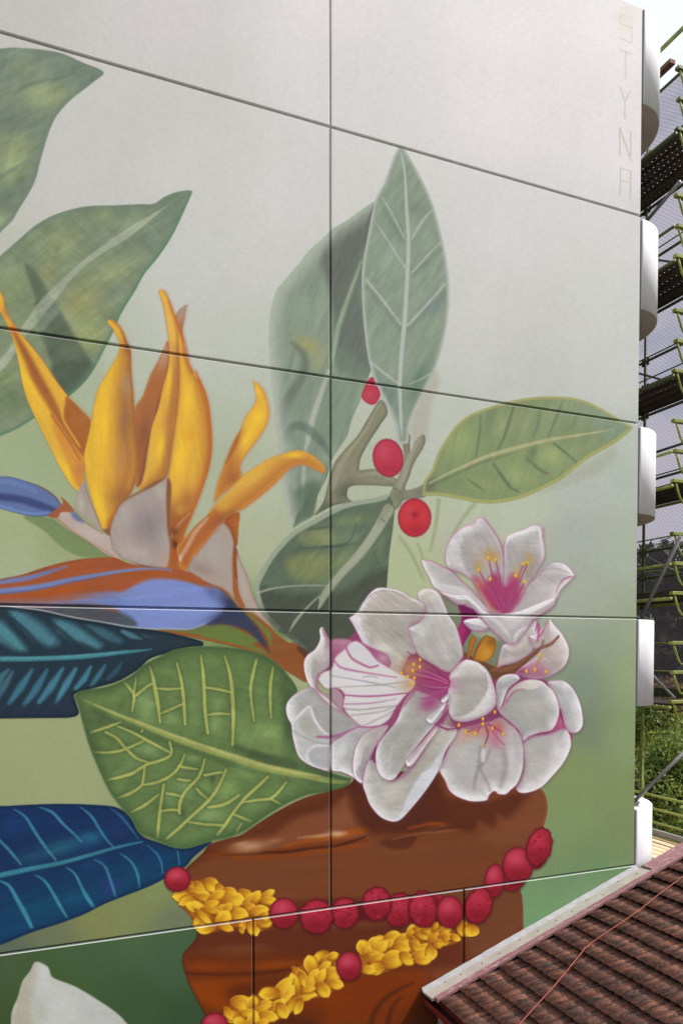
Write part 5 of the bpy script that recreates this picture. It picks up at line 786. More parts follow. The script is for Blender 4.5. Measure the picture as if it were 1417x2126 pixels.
def net_mat():
    """wire mesh and shade cloth: thin lilac gauze with a woven diamond pattern"""
    m, t, b, out = nodes('debris netting'); tc = N(t, 'ShaderNodeTexCoord'); sp = N(t, 'ShaderNodeSeparateXYZ'); t.links.new(tc.outputs['Object'], sp.inputs[0])
    lines = []
    for k in (1.0, -1.0):
        a1 = N(t, 'ShaderNodeMath', operation='MULTIPLY_ADD'); a1.inputs[1].default_value = k * .9; t.links.new(sp.outputs['Y'], a1.inputs[0]); t.links.new(sp.outputs['Z'], a1.inputs[2])
        nz = N(t, 'ShaderNodeTexNoise', Scale=1.2, Detail=2.0); t.links.new(tc.outputs['Object'], nz.inputs['Vector'])
        w = N(t, 'ShaderNodeMath', operation='MULTIPLY_ADD'); w.inputs[1].default_value = .12; t.links.new(nz.outputs['Fac'], w.inputs[0]); t.links.new(a1.outputs[0], w.inputs[2])
        sc = N(t, 'ShaderNodeMath', operation='MULTIPLY'); sc.inputs[1].default_value = 15.0; t.links.new(w.outputs[0], sc.inputs[0])
        fr = N(t, 'ShaderNodeMath', operation='FRACT'); t.links.new(sc.outputs[0], fr.inputs[0])
        lt = N(t, 'ShaderNodeMath', operation='LESS_THAN'); lt.inputs[1].default_value = .17; t.links.new(fr.outputs[0], lt.inputs[0]); lines.append(lt)
    mxm = N(t, 'ShaderNodeMath', operation='MAXIMUM'); t.links.new(lines[0].outputs[0], mxm.inputs[0]); t.links.new(lines[1].outputs[0], mxm.inputs[1])
    fac = N(t, 'ShaderNodeMapRange'); fac.inputs[3].default_value = .05; fac.inputs[4].default_value = .26; t.links.new(mxm.outputs[0], fac.inputs[0])
    cm = N(t, 'ShaderNodeMix', data_type='RGBA'); cm.inputs[6].default_value = lin('aaa6ac'); cm.inputs[7].default_value = lin('5a585c'); t.links.new(mxm.outputs[0], cm.inputs[0])
    df = N(t, 'ShaderNodeBsdfDiffuse'); tl = N(t, 'ShaderNodeBsdfTranslucent'); t.links.new(cm.outputs[2], df.inputs[0]); t.links.new(cm.outputs[2], tl.inputs[0])
    ms = N(t, 'ShaderNodeMixShader'); ms.inputs[0].default_value = .5; t.links.new(df.outputs[0], ms.inputs[1]); t.links.new(tl.outputs[0], ms.inputs[2])
    tp = N(t, 'ShaderNodeBsdfTransparent'); tp.inputs[0].default_value = (.74, .72, .75, 1); m2 = N(t, 'ShaderNodeMixShader'); t.links.new(fac.outputs[0], m2.inputs[0]); t.links.new(tp.outputs[0], m2.inputs[1]); t.links.new(ms.outputs[0], m2.inputs[2]); t.links.new(m2.outputs[0], out.inputs[0])
    return m
M_NET = net_mat()

def deck_mat():
    """perforated steel plank: dark paint with rows of small round holes"""
    m, t, b, out = nodes('perforated steel plank'); g = N(t, 'ShaderNodeNewGeometry'); sp = N(t, 'ShaderNodeSeparateXYZ'); t.links.new(g.outputs['Position'], sp.inputs[0])
    d = []
    for ax, s in (('X', 8.4), ('Y', 11.0)):
        mu = N(t, 'ShaderNodeMath', operation='MULTIPLY'); mu.inputs[1].default_value = s; t.links.new(sp.outputs[ax], mu.inputs[0]); fr = N(t, 'ShaderNodeMath', operation='FRACT'); t.links.new(mu.outputs[0], fr.inputs[0])
        sb = N(t, 'ShaderNodeMath', operation='SUBTRACT'); sb.inputs[1].default_value = .5; t.links.new(fr.outputs[0], sb.inputs[0]); sq = N(t, 'ShaderNodeMath', operation='MULTIPLY'); t.links.new(sb.outputs[0], sq.inputs[0]); t.links.new(sb.outputs[0], sq.inputs[1]); d.append(sq)
    ad = N(t, 'ShaderNodeMath', operation='ADD'); t.links.new(d[0].outputs[0], ad.inputs[0]); t.links.new(d[1].outputs[0], ad.inputs[1])
    lt = N(t, 'ShaderNodeMath', operation='LESS_THAN'); lt.inputs[1].default_value = .010; t.links.new(ad.outputs[0], lt.inputs[0])
    n = N(t, 'ShaderNodeTexNoise', Scale=7.0, Detail=6.0); t.links.new(g.outputs['Position'], n.inputs['Vector']); r = N(t, 'ShaderNodeValToRGB'); r.color_ramp.elements[0].color = lin('332c27'); r.color_ramp.elements[1].color = lin('5e5046'); t.links.new(n.outputs['Fac'], r.inputs[0]); t.links.new(r.outputs[0], b.inputs['Base Color']); b.inputs['Roughness'].default_value = .7
    tp = N(t, 'ShaderNodeBsdfTransparent'); ms = N(t, 'ShaderNodeMixShader'); t.links.new(lt.outputs[0], ms.inputs[0]); t.links.new(b.outputs[0], ms.inputs[1]); t.links.new(tp.outputs[0], ms.inputs[2]); t.links.new(ms.outputs[0], out.inputs[0])
    return m
M_DECK = deck_mat()

def ground_mat():
    m, t, b, out = nodes('ground'); g = N(t, 'ShaderNodeNewGeometry'); n = N(t, 'ShaderNodeTexNoise', Scale=.12, Detail=8.0, Roughness=.65); t.links.new(g.outputs['Position'], n.inputs['Vector'])
    r = N(t, 'ShaderNodeValToRGB'); e = r.color_ramp.elements; e[0].position = .42; e[0].color = lin('55534f'); e[1].position = .58; e[1].color = lin('4c5a2c'); t.links.new(n.outputs['Fac'], r.inputs[0])
    n2 = N(t, 'ShaderNodeTexNoise', Scale=9.0, Detail=6.0); t.links.new(g.outputs['Position'], n2.inputs['Vector']); mu = N(t, 'ShaderNodeMix', data_type='RGBA', blend_type='MULTIPLY'); mu.inputs[0].default_value = .6; t.links.new(r.outputs[0], mu.inputs[6]); t.links.new(n2.outputs['Fac'], mu.inputs[7])
    t.links.new(mu.outputs[2], b.inputs['Base Color']); b.inputs['Roughness'].default_value = .9
    return m
M_GROUND = ground_mat()

# ---------------------------------------------------------------- object helpers
def link(name, me, mat, parent=None, label=None, cat=None, group=None, kind=None, loc=None):
    o = bpy.data.objects.new(name, me); COL.objects.link(o)
    if mat and not me.materials: me.materials.append(mat)
    if parent: o.parent = parent
    for k, v in (('label', label), ('category', cat), ('group', group), ('kind', kind)):
        if v: o[k] = v
    if loc is not None: o.location = loc
    return o
def empty(name, loc, label, cat, group=None):
    o = bpy.data.objects.new(name, None); COL.objects.link(o); o.location = loc; o['label'] = label; o['category'] = cat
    if group: o['group'] = group
    bpy.context.view_layer.update()
    return o
def mesh_of(bm, name, smooth=False):
    bmesh.ops.recalc_face_normals(bm, faces=bm.faces); me = bpy.data.meshes.new(name); bm.to_mesh(me); bm.free()
    if smooth: me.polygons.foreach_set('use_smooth', [True] * len(me.polygons))
    return me
def bbox(bm, a, b, bev=0.0):
    vs = [bm.verts.new((x, y, z)) for x in (a[0], b[0]) for y in (a[1], b[1]) for z in (a[2], b[2])]
    fs = [bm.faces.new([vs[i] for i in q]) for q in ((0, 1, 3, 2), (4, 6, 7, 5), (0, 4, 5, 1), (2, 3, 7, 6), (0, 2, 6, 4), (1, 5, 7, 3))]
    if bev:
        es = list({e for f in fs for e in f.edges}); bmesh.ops.bevel(bm, geom=es, offset=bev, segments=1, affect='EDGES')
def boxm(name, a, b, mat, parent=None, bev=0.0, **kw):
    bm = bmesh.new(); bbox(bm, a, b, bev); o = link(name, mesh_of(bm, name), mat, None, **kw)
    if parent: keep(o, parent)
    return o
def keep(o, parent):
    """parent while staying where it was built in world coordinates"""
    o.parent = parent; o.matrix_parent_inverse = parent.matrix_world.inverted()
def tube(bm, pts, r, n=8, cap=True):
    pts = [Vector(p) for p in pts]; rings = []
    for i, p in enumerate(pts):
        d = (pts[min(i + 1, len(pts) - 1)] - pts[max(i - 1, 0)]).normalized()
        a = d.orthogonal().normalized() if i == 0 else (prev - d * prev.dot(d)).normalized()
        prev = a; b = d.cross(a); rr = r[i] if isinstance(r, (list, tuple)) else r
        rings.append([bm.verts.new(p + (a * math.cos(t) + b * math.sin(t)) * rr) for t in [2 * math.pi * k / n for k in range(n)]])
    for A, B in zip(rings, rings[1:]):
        for k in range(n): bm.faces.new((A[k], A[(k + 1) % n], B[(k + 1) % n], B[k]))
    if cap: bm.faces.new(rings[0][::-1]); bm.faces.new(rings[-1])
def tubem(name, pts, r, mat, parent=None, n=8, **kw):
    bm = bmesh.new(); tube(bm, pts, r, n); o = link(name, mesh_of(bm, name, True), mat, None, **kw)
    if parent: keep(o, parent)
    return o

# ---------------------------------------------------------------- ground
bm = bmesh.new(); bmesh.ops.create_grid(bm, x_segments=1, y_segments=1, size=450); link('ground', mesh_of(bm, 'ground'), M_GROUND, kind='structure')

# ---------------------------------------------------------------- apartment building with the mural
TOP = 15.4
HZ = [TOP, 12.6, 9.756, 7.0506, 3.5759, 0.02]
bld = empty('apartment_building', (-6, 5, 0), 'tall white apartment building whose end wall carries a huge painted mural of flowers and leaves', 'building')
G, CHF, DEP = .0092, .012, .034
CT, CR, CO = .014, .011, .006          # chamfers: top arris, right arris, the others
def wall_uv(me):
    uv = me.uv_layers.new(name='wall'); n = len(me.loops); vi = np.empty(n, np.int32); me.loops.foreach_get('vertex_index', vi)
    co = np.empty(len(me.vertices) * 3, np.float32); me.vertices.foreach_get('co', co); co = co.reshape(-1, 3)[vi]
    uv.data.foreach_set('uv', np.stack([(co[:, 0] - XA) / (XB - XA), (co[:, 2] - ZA) / (ZB - ZA)], 1).astype(np.float32).ravel())
def panel(x0, x1, z0, z1, gl, gr, gb, gt, label):
    """one cast panel: flat face, chamfered arrises, returns running back into the joint"""
    bm = bmesh.new(); x0 += gl; x1 -= gr; z0 += gb; z1 -= gt; c = CHF
    loops = [[(x0 + CO, 0, z0 + CO), (x1 - CR, 0, z0 + CO), (x1 - CR, 0, z1 - CT), (x0 + CO, 0, z1 - CT)], [(x0, c * .5, z0), (x1, c, z0), (x1, c * 1.9, z1), (x0, c * 1.9, z1)], [(x0, DEP, z0), (x1, DEP, z0), (x1, DEP, z1), (x0, DEP, z1)]]
    V = [[bm.verts.new(p) for p in l] for l in loops]; bm.faces.new(V[0])
    for A, B in zip(V, V[1:]):
        for k in range(4):
            f = bm.faces.new((A[k], A[(k + 1) % 4], B[(k + 1) % 4], B[k]))
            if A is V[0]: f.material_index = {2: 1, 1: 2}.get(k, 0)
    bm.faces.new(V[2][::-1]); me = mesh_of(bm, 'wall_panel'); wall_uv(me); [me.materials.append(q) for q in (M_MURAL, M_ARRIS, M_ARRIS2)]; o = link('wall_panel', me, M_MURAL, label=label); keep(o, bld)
XC = [-13.746, -9.164, -4.582, 0.0]; XL = [-13.77, -11.02, -8.27, -5.518, -2.77, 0.0]
ROWN = ['top', 'second from top', 'third from top', 'fourth from top']
for r in range(4):
    for c in range(3):
        panel(XC[c], XC[c + 1], HZ[r + 1], HZ[r], G, G if c < 2 else .0, G, G if r else .0, ['far left', 'left', 'right'][c] + ' wall panel in the ' + ROWN[r] + ' row')
for c in range(5): panel(XL[c], XL[c + 1], HZ[5], HZ[4], G, G if c < 4 else .0, 0, G, 'wall panel of the bottom row, number %d from the right' % (5 - c))
bm = bmesh.new(); bbox(bm, (-13.746, DEP + .0005, .02), (-.02, .24, TOP - .03)); me = mesh_of(bm, 'end_wall'); wall_uv(me); keep(link('end_wall', me, M_MURAL), bld)
boxm('wall', (-13.7, .26, .02), (-1.25, 10, TOP - .1), M_WHITE, bld)
boxm('roof', (-13.6, .3, TOP - .095), (-1.3, 9.9, TOP + .12), M_CONC, bld)
boxm('wall_return', (-1.24, .242, .02), (-.06, .40, TOP - .1), M_WHITE, bld)
# balconies round the corner: flush with the mural, then a quarter round
BZ = [(14.124, 15.41), (11.33, 12.562), (8.507, 9.712), (5.812, 7.03), (2.6, 4.352)]
X0, RX, RY, TH_, YE = .036, .75, .95, .17, 5.2
def path(off):
    P = [(X0, off)]
    for k in range(25):
        a = math.pi / 2 * k / 24; P.append((X0 + .02 + (RX - off) * math.sin(a), RY - (RY - off) * math.cos(a)))
    P.append((X0 + .02 + RX - off, YE)); return P
for k, (zb, zt) in enumerate(BZ):
    A, B = path(0), path(TH_); bm = bmesh.new()
    c = .008; Ai = path(c)
    rows = [[(p, zb) for p in A], [(p, zt - c) for p in A], [(p, zt) for p in Ai], [(p, zt) for p in B], [(p, zb) for p in B]]
    V = [[bm.verts.new((p[0], p[1], z)) for p, z in row] for row in rows]
    for q in range(5):
        U, W_ = V[q], V[(q + 1) % 5]
        for i in range(len(U) - 1): bm.faces.new((U[i], U[i + 1], W_[i + 1], W_[i]))
    bm.faces.new([v[0] for v in V]); bm.faces.new([v[-1] for v in V][::-1])
    me = mesh_of(bm, 'balcony'); ob = link('balcony', me, M_WHITE, label=['topmost', 'second highest', 'middle', 'second lowest', 'lowest'][k] + ' white balcony with a rounded corner'); keep(ob, bld)
    for f in me.polygons: f.use_smooth = abs(f.normal.z) < .1 and f.area < .3
    # slab with a drip groove run round its underside
    bm = bmesh.new(); zs = zb - .004
    def ring(o1, o2, z0, z1):
        a, b = path(o1), path(o2)
        for z in (z0, z1):
            pa = [bm.verts.new((p[0], p[1], z)) for p in a]; pb = [bm.verts.new((p[0], p[1], z)) for p in b]
            for i in range(len(pa) - 1): bm.faces.new((pa[i], pa[i + 1], pb[i + 1], pb[i]))
            for e in ((pa, 0), (pb, 1)):
                if z == z0: e[0].append(None)
    for o1, o2, z in ((.014, .20, zs), (.20, .212, zs + .012)):
        a, b = path(o1), path(o2); pa = [bm.verts.new((p[0], p[1], z)) for p in a]; pb = [bm.verts.new((p[0], p[1], z)) for p in b]
        for i in range(len(pa) - 1): bm.faces.new((pa[i], pa[i + 1], pb[i + 1], pb[i]))
    a = path(.212); lo = [bm.verts.new((p[0], p[1], zs)) for p in a] + [bm.verts.new((-1.25, YE, zs)), bm.verts.new((-1.25, .402, zs)), bm.verts.new((-.06, .402, zs)), bm.verts.new((-.06, .244, zs)), bm.verts.new((X0, .244, zs))]
    bm.faces.new(lo)
    hi = [bm.verts.new((v.co.x, v.co.y, zb + .2)) for v in lo]; bm.faces.new(hi[::-1])
    for i in range(len(lo)): bm.faces.new((lo[i], hi[i], hi[(i + 1) % len(lo)], lo[(i + 1) % len(lo)]))
    so = link('balcony_slab', mesh_of(bm, 'balcony_slab'), M_SOFFIT); keep(so, ob)
    sl = boxm('joint_filler', (-.0195, .016, zb), (X0 + .02, .16, zt - .012), M_SEAL); keep(sl, ob)
    # balcony door in the side wall
    w = boxm('window', (-1.25, 1.2, zb + .2), (-1.21, 3.6, zb + 2.3), M_ALU, bld)
    for y in (1.26, 2.44): g = boxm('pane', (-1.209, y, zb + .28), (-1.2, y + 1.1, zb + 2.24), M_GLASS); keep(g, w)

# ---------------------------------------------------------------- paint films of the mural motifs, cut at the panel joints
def film_mesh(name, poly, lvl):
    pts = []
    for px, py in poly:
        x, z = on_wall(px, py)
        if not pts or (abs(x - pts[-1][0]) + abs(z - pts[-1][1])) > .004: pts.append((x, z))
    if len(pts) > 2 and abs(pts[0][0] - pts[-1][0]) + abs(pts[0][1] - pts[-1][1]) < .004: pts.pop()
    if len(pts) < 3: return None
    bm = bmesh.new(); y = -.0003 - .0001 * lvl
    n = len(pts); vo, _, fo, _, _, _ = geometry.delaunay_2d_cdt([Vector(p) for p in pts], [(i, (i + 1) % n) for i in range(n)], [], 1, 1e-5)
    vv = [bm.verts.new((v.x, y, v.y)) for v in vo]
    for t in fo: bm.faces.new([vv[i] for i in t])
    ea, eb, el, er = G + CO + .0005, G + CT + .0005, G + CR + .0005, G + CO + .0005     # above, below, left, right of a joint
    def cut(co, no, **k): bmesh.ops.bisect_plane(bm, geom=bm.verts[:] + bm.edges[:] + bm.faces[:], plane_co=co, plane_no=no, **k)
    for x in (-.012,): cut((x, 0, 0), (1, 0, 0), clear_outer=True)
    cut((0, 0, .1), (0, 0, -1), clear_outer=True); cut((-13.7, 0, 0), (-1, 0, 0), clear_outer=True)
    for z in HZ[1:5]:
        cut((0, 0, z - eb), (0, 0, 1)); cut((0, 0, z + ea), (0, 0, 1))
    for x in (-9.164, -4.582, -8.27, -5.518, -2.77):
        cut((x - el, 0, 0), (1, 0, 0)); cut((x + er, 0, 0), (1, 0, 0))
    kill = []
    for f in bm.faces:
        c = f.calc_center_median()
        if any(-eb < c.z - z < ea for z in HZ[1:5]): kill.append(f)
        elif any(-el < c.x - x < er for x in ((-9.164, -4.582) if c.z > HZ[4] else (-8.27, -5.518, -2.77))): kill.append(f)
    if kill: bmesh.ops.delete(bm, geom=kill, context='FACES')
    if not bm.faces: bm.free(); return None
    me = bpy.data.meshes.new(name)
    for f in bm.faces:
        f.normal_update()
        if f.normal.y > 0: f.normal_flip()
    bm.to_mesh(me); bm.free(); wall_uv(me); return me
flower = None
for name, poly, lvl, label, grp in FILMS:
    me = film_mesh(name, poly, lvl)
    if me is None: continue
    o = link(name, me, M_MURAL, label=label)
    if name == 'painted_flower': flower = o
    keep(o, flower if (name == 'painted_petal' and label is None and flower is not None and flower.get('_m')) else bld)
    if name == 'painted_flower': o['_m'] = 1
for o in bpy.data.objects:
    if '_m' in o: del o['_m']
bm = bmesh.new()
for s, c in LET:
    p, _ = parse(s)
    for (ax, ay), (bx, by) in zip(p, p[1:]):
        d = np.array([bx - ax, by - ay]); d /= np.linalg.norm(d); n_ = np.array([-d[1], d[0]]) * 1.5
        q = [on_wall(*v) for v in ((ax + n_[0], ay + n_[1]), (bx + n_[0], by + n_[1]), (bx - n_[0], by - n_[1]), (ax - n_[0], ay - n_[1]))]
        bm.faces.new([bm.verts.new((x, -.0002 - .00004 * (len(bm.faces) % 13), z)) for x, z in q])
me = mesh_of(bm, 'painted_lettering'); wall_uv(me); keep(link('painted_lettering', me, M_MURAL, label='thin pale letters painted down the right edge of the wall'), bld)

# ---------------------------------------------------------------- brick house under the wall
house = empty('brick_house', (0, -2.4, 0), 'low brick house with a weathered red tile roof built against the mural wall', 'house')
M_, ZR0 = .343, 3.557                              # roof plane: z = ZR0 + M_ * x at the top of the flashing
def zr(x): return ZR0 + M_ * x
XE, XR, YN, YF = -3.36, 1.50, -.012, -4.75         # eave, ridge, mural side, far side
SL = math.atan(M_)
# roof deck
bm = bmesh.new()
P = [(XE + .12, zr(XE + .12) - .12), (XR, zr(XR) - .12), (5.6, zr(XR) - .12 - (5.6 - XR) * M_), (5.6, zr(XR) - .24 - (5.6 - XR) * M_), (XR, zr(XR) - .24), (XE + .12, zr(XE + .12) - .24)]
A = [bm.verts.new((x, YN - .06, z)) for x, z in P]; B = [bm.verts.new((x, YF, z)) for x, z in P]
bm.faces.new(A); bm.faces.new(B[::-1])
for i in range(6): bm.faces.new((A[i], A[(i + 1) % 6], B[(i + 1) % 6], B[i]))
roof = link('roof', mesh_of(bm, 'roof'), plain('roof boarding', '14110f', .9, .2, 6)); keep(roof, house)
# tiles: two rolls each, laid in courses, each an object
GA, TWD = .2745, .252
rt = random.Random(5)
def tile_mesh(seed):
    r = random.Random(seed); bm = bmesh.new(); n = 12; Lx = GA * 1.16 / math.cos(SL); prof = []
    for k in range(n + 1):
        v = k / n; h = .5 + .5 * math.cos(2 * math.pi * (2 * v))
        prof.append((v * (TWD + .012) - .006, (.0125 * h ** .8) + r.uniform(-.0012, .0012)))
    jag = [r.uniform(-.004, .004) for _ in prof]
    top0 = [bm.verts.new((jag[i] * .6, -y, z + .082)) for i, (y, z) in enumerate(prof)]; top1 = [bm.verts.new((Lx, -y, z + .006)) for y, z in prof]
    bot0 = [bm.verts.new((jag[i] * .6 + .003, -y, z * .95 + .069)) for i, (y, z) in enumerate(prof)]
    for i in range(n):
        bm.faces.new((top0[i], top1[i], top1[i + 1], top0[i + 1])); bm.faces.new((top0[i + 1], bot0[i + 1], bot0[i], top0[i]))
    me = mesh_of(bm, 'roof_tile')
    for f in me.polygons: f.use_smooth = abs(f.normal.x) < .7
    me.materials.append(M_TILE); return me
TM = [tile_mesh(s) for s in range(8)]
NC = int((XR - (-3.29)) / GA)
for c in range(NC):
    x = -3.295 + c * GA
    for k in range(17):
        y = -.335 - k * TWD
        if y - TWD < YF - .1: continue
        o = bpy.data.objects.new('roof_tile', TM[rt.randrange(8)]); COL.objects.link(o)
        o.location = (x + rt.uniform(-.006, .006), y + rt.uniform(-.002, .002), zr(x) - .114 + rt.uniform(-.003, .003))
        o.rotation_euler = (rt.uniform(-.008, .008), -SL + rt.uniform(-.012, .012), rt.uniform(-.008, .008)); keep(o, roof)
# far slope and half tiles at the verge: one joined piece
bm = bmesh.new()
for c in range(int((5.5 - XR) / GA)):
    x = XR + (c + 1) * GA; z = zr(XR) - .07 - (x - XR) * M_
    bbox(bm, (x - GA * 1.1, YF, z), (x, YN - .3, z + .03))
keep(link('far_roof_slope', mesh_of(bm, 'far_roof_slope'), M_TILE, kind='stuff'), roof)
# flashing: upstand, tray, pink verge strip
def strip(name, prof, x0, x1, mat, thick=.004, parent=house, seg=14, jit=0.0):
    bm = bmesh.new(); rows = []
    rj = random.Random(9)
    for i in range(seg + 1):
        x = x0 + (x1 - x0) * i / seg; rows.append([bm.verts.new((x, y, zr(x) + h + rj.uniform(-jit, jit))) for y, h in prof])
    for a, b in zip(rows, rows[1:]):
        for k in range(len(prof)): bm.faces.new((a[k], a[(k + 1) % len(prof)], b[(k + 1) % len(prof)], b[k]))
    bm.faces.new(rows[0][::-1]); bm.faces.new(rows[-1]); o = link(name, mesh_of(bm, name), mat); keep(o, parent); return o
ups = strip('wall_flashing', [(-.004, .012), (-.010, .012), (-.072, -.024), (-.075, -.034), (-.004, -.034)], XE - .02, .015, M_UPST, jit=.0035, seg=40)
tray = strip('apron_flashing', [(-.066, -.030), (-.074, -.026), (-.258, -.012), (-.264, -.016), (-.264, -.045), (-.066, -.05)], XE - .012, .05, M_FLASH, jit=.0012, seg=24)
vg = strip('verge_strip', [(-.266, .000), (-.276, .008), (-.345, .010), (-.352, .002), (-.352, -.035), (-.266, -.035)], XE + .01, .06, M_VERGE)
vg2 = strip('verge_strip', [(-.06, -.012), (-.09, .002), (-.345, .012), (-.352, .002), (-.352, -.035), (-.06, -.03)], .062, XR, M_VERGE)
for k in range(13):
    x = XE + .25 + k * .27 + rt.uniform(-.05, .05); y = -.085 - rt.random() * .12
    bm = bmesh.new(); bmesh.ops.create_cone(bm, segments=8, radius1=.0085, radius2=.006, depth=.006, cap_ends=True)
    o = link('screw', mesh_of(bm, 'screw'), M_DARK); o.location = (x, y, zr(x) - .019 + (-y - .08) * .07); keep(o, tray)
# gutter, fascia, brick wall
bm = bmesh.new(); n = 8; ro, ri = .058, .052; gx, gz = XE + .055, zr(XE) - .165
pr = [(gx - .058, .05)] + [(gx - ro * math.cos(math.pi * k / n), -ro * math.sin(math.pi * k / n)) for k in range(n + 1)] + [(gx + .058, .045), (gx + .052, .045)] + [(gx + ri * math.cos(math.pi * k / n), -ri * math.sin(math.pi * k / n)) for k in range(n + 1)] + [(gx - .052, .05)]
A = [bm.verts.new((x, YN - .02, gz + z)) for x, z in pr]; B = [bm.verts.new((x, YF, gz + z)) for x, z in pr]
for i in range(len(pr)): bm.faces.new((A[i], A[(i + 1) % len(pr)], B[(i + 1) % len(pr)], B[i]))
bm.faces.new(A); bm.faces.new(B[::-1]); gut = link('gutter', mesh_of(bm, 'gutter'), M_FASC); keep(gut, house)
keep(boxm('gutter_fill', (gx - .051, YF + .02, gz - .01), (gx + .051, YN - .03, gz + .026), M_GUT), gut)  # dark box filling the gutter trough
boxm('fascia', (XE + .116, YF, zr(XE) - .30), (XE + .135, YN - .02, zr(XE) - .10), M_FASC, house)
WX = XE + .165
boxm('wall', (WX + .02, YF + .1, .02), (5.3, -.05, zr(XE) - .26), M_MORT, house)
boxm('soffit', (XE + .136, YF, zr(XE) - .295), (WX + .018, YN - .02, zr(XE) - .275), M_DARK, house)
BM_ = bmesh.new(); bbox(BM_, (-.012, -.108, 0), (.02, .108, .068), .004); bme = mesh_of(BM_, 'brick'); bme.materials.append(M_BRICK)
nb = 0
for row in range(28):
    z = zr(XE) - .36 - row * .079
    if z < .05: break
    for k in range(10):
        y = -.17 - k * .228 - (.114 if row % 2 else 0)
        o = bpy.data.objects.new('brick', bme); COL.objects.link(o); o.location = (WX + .004, y, z); keep(o, house); nb += 1
bm = bmesh.new()
for row in range(28):
    z = zr(XE) - .36 - row * .079
    for k in range(10, 19): bbox(bm, (WX - .008, -.278 - k * .228 - (.114 if row % 2 else 0), z), (WX + .02, -.062 - k * .228 - (.114 if row % 2 else 0), z + .068))
keep(link('brickwork', mesh_of(bm, 'brickwork'), M_BRICK, kind='stuff'), house)
# gable end above the far side
boxm('gable', (XE + .4, YF + .1, zr(XE) - .26), (5.0, YF + .2, zr(XE) - .2), M_MORT, house)

# orange cord across the tiles
cp = [(1.45, -.40), (.9, -.50), (.144, -.718), (-.4, -.79), (-.948, -.866), (-1.603, -.904), (-1.748, -.974), (-2.302, -1.187), (-2.898, -1.402), (-3.30, -1.56), (-3.44, -1.62)]
cc = spline(np.array(cp), [False] * len(cp), False, 8)
pts = [(x, y, zr(x) - .114 + .107 + .012 * math.sin(i * .9) ** 2) for i, (x, y) in enumerate(cc)]
pts += [(-3.46, -1.63, zr(-3.46) - .5), (-3.46, -1.64, .3)]
tubem('cord', pts, .0056, M_ROPE, n=6, label='orange red cord lying slantwise across the tile roof', cat='cord')

# ---------------------------------------------------------------- scaffold along the far side of the building
scf = empty('scaffold', (1.4, 2.5, 0), 'lime green tube scaffold with dark plank decks and netting beyond the white balconies', 'scaffold')
XI, XO, YS, YB = .92, 1.95, .30, 8.6
decks = [14.19, 12.36, 10.69, 9.08, 7.42, 5.80]
for x, ys in ((XI, (2.75, 5.2, 7.65)), (XO, (1.885, 4.3, 6.75))):
    for y in ys:
        st = tubem('standard', [(x, y, 0.02), (x, y, 16.9)], .0245, M_DKGREEN, scf, 8)
        if y < 5:
            bm = bmesh.new()
            for z in [d + q for d in decks + [3.4] for q in (-.06, .42, .86)]:
                bmesh.ops.create_cone(bm, segments=8, radius1=.05, radius2=.05, depth=.045, cap_ends=True, matrix=Matrix.Translation((x, y, z)))
                bbox(bm, (x - .012, y - .075, z - .05), (x + .012, y - .04, z + .07)); bbox(bm, (x - .012, y + .04, z - .05), (x + .012, y + .075, z + .07))
            keep(link('clamp', mesh_of(bm, 'clamp'), M_DKGREEN), st)
st = tubem('standard', [(.93, .825, .02), (.93, .825, 5.74)], .030, M_GREEN, scf, 10)
bm = bmesh.new()
for z in (4.0, 4.45, 4.95, 5.4): bmesh.ops.create_cone(bm, segments=8, radius1=.048, radius2=.048, depth=.03, cap_ends=True, matrix=Matrix.Translation((.93, .825, z)))
keep(link('clamp', mesh_of(bm, 'clamp'), M_GREEN), st)
for z in (4.10, 4.58, 5.06, 5.52): tubem('rail', [(.93, .83, z), (.05, .83, z + .004)], .019, M_GREEN, scf, 6)
for k, z in enumerate(decks):
    gm = M_GREEN if k > 2 else M_DKGREEN  # lower lifts take the sunlit tone, upper ones the shaded tone
    for x in (XI, XO): tubem('ledger', [(x, YS - .02, z - .055), (x, YB, z - .055)], .026, gm, scf, 8)
    for h in ((.43, .88) if k < 5 else (.43,)): tubem('rail', [(XO, YS, z + h), (XO, YB, z + h)], .0235, M_DKGREEN, scf, 8)
    if k in (1, 3, 4):
        tubem('rail', [(XI, YS, z + .45), (XI, YB, z + .45)], .022, gm, scf, 8)
    for q in range(4):
        x = XI + .04 + q * .238
        bm = bmesh.new(); bbox(bm, (x, YS + .02, z), (x + .226, YB, z + .002)); bbox(bm, (x, YS + .02, z - .04), (x + .002, YB, z - .0003)); bbox(bm, (x + .224, YS + .02, z - .04), (x + .226, YB, z - .0003)); keep(link('steel_plank', mesh_of(bm, 'steel_plank'), M_DECK), scf)
    # end guard: three bars, each with a bent tube below it
    for q, h in enumerate((.0, .44, .88)):
        zz = z + h + .03
        rl = boxm('end_bar', (XI + .02 + .03 * (q % 2), YS - .03, zz - .025), (XO + .1, YS + .045, zz + .025), M_GREEN if k > 0 else M_DKGREEN, scf, .004)
        if True:
            p = [(XI + .08, YS, zz - .02), (XI + .11, YS - .005, zz - .12), (XI + .16, YS - .005, zz - .24), (XI + .22, YS, zz - .31), (XI + .32, YS, zz - .345), (XI + .6, YS, zz - .35)]
            keep(tubem('bent_tube', p, .0165, M_GREEN, None, 8), rl)
    boxm('toe_board', (XO - .03, YS, z + .02), (XO - .012, YB, z + .17), M_DKGREEN, scf)
for z in (11.0, 11.35, 9.4, 13.0): tubem('rail', [(XI + .5, YS, z), (XI + .5, YB, z)], .011, M_DKGREEN, scf, 6)
for z in (15.96, 16.65): tubem('rail', [(XO, YS, z), (XO, YB, z)], .024, M_DKGREEN, scf, 8)
tubem('rail', [(XI, .15, 15.55), (XI, YB, 15.55)], .024, M_GREEN, scf, 8)
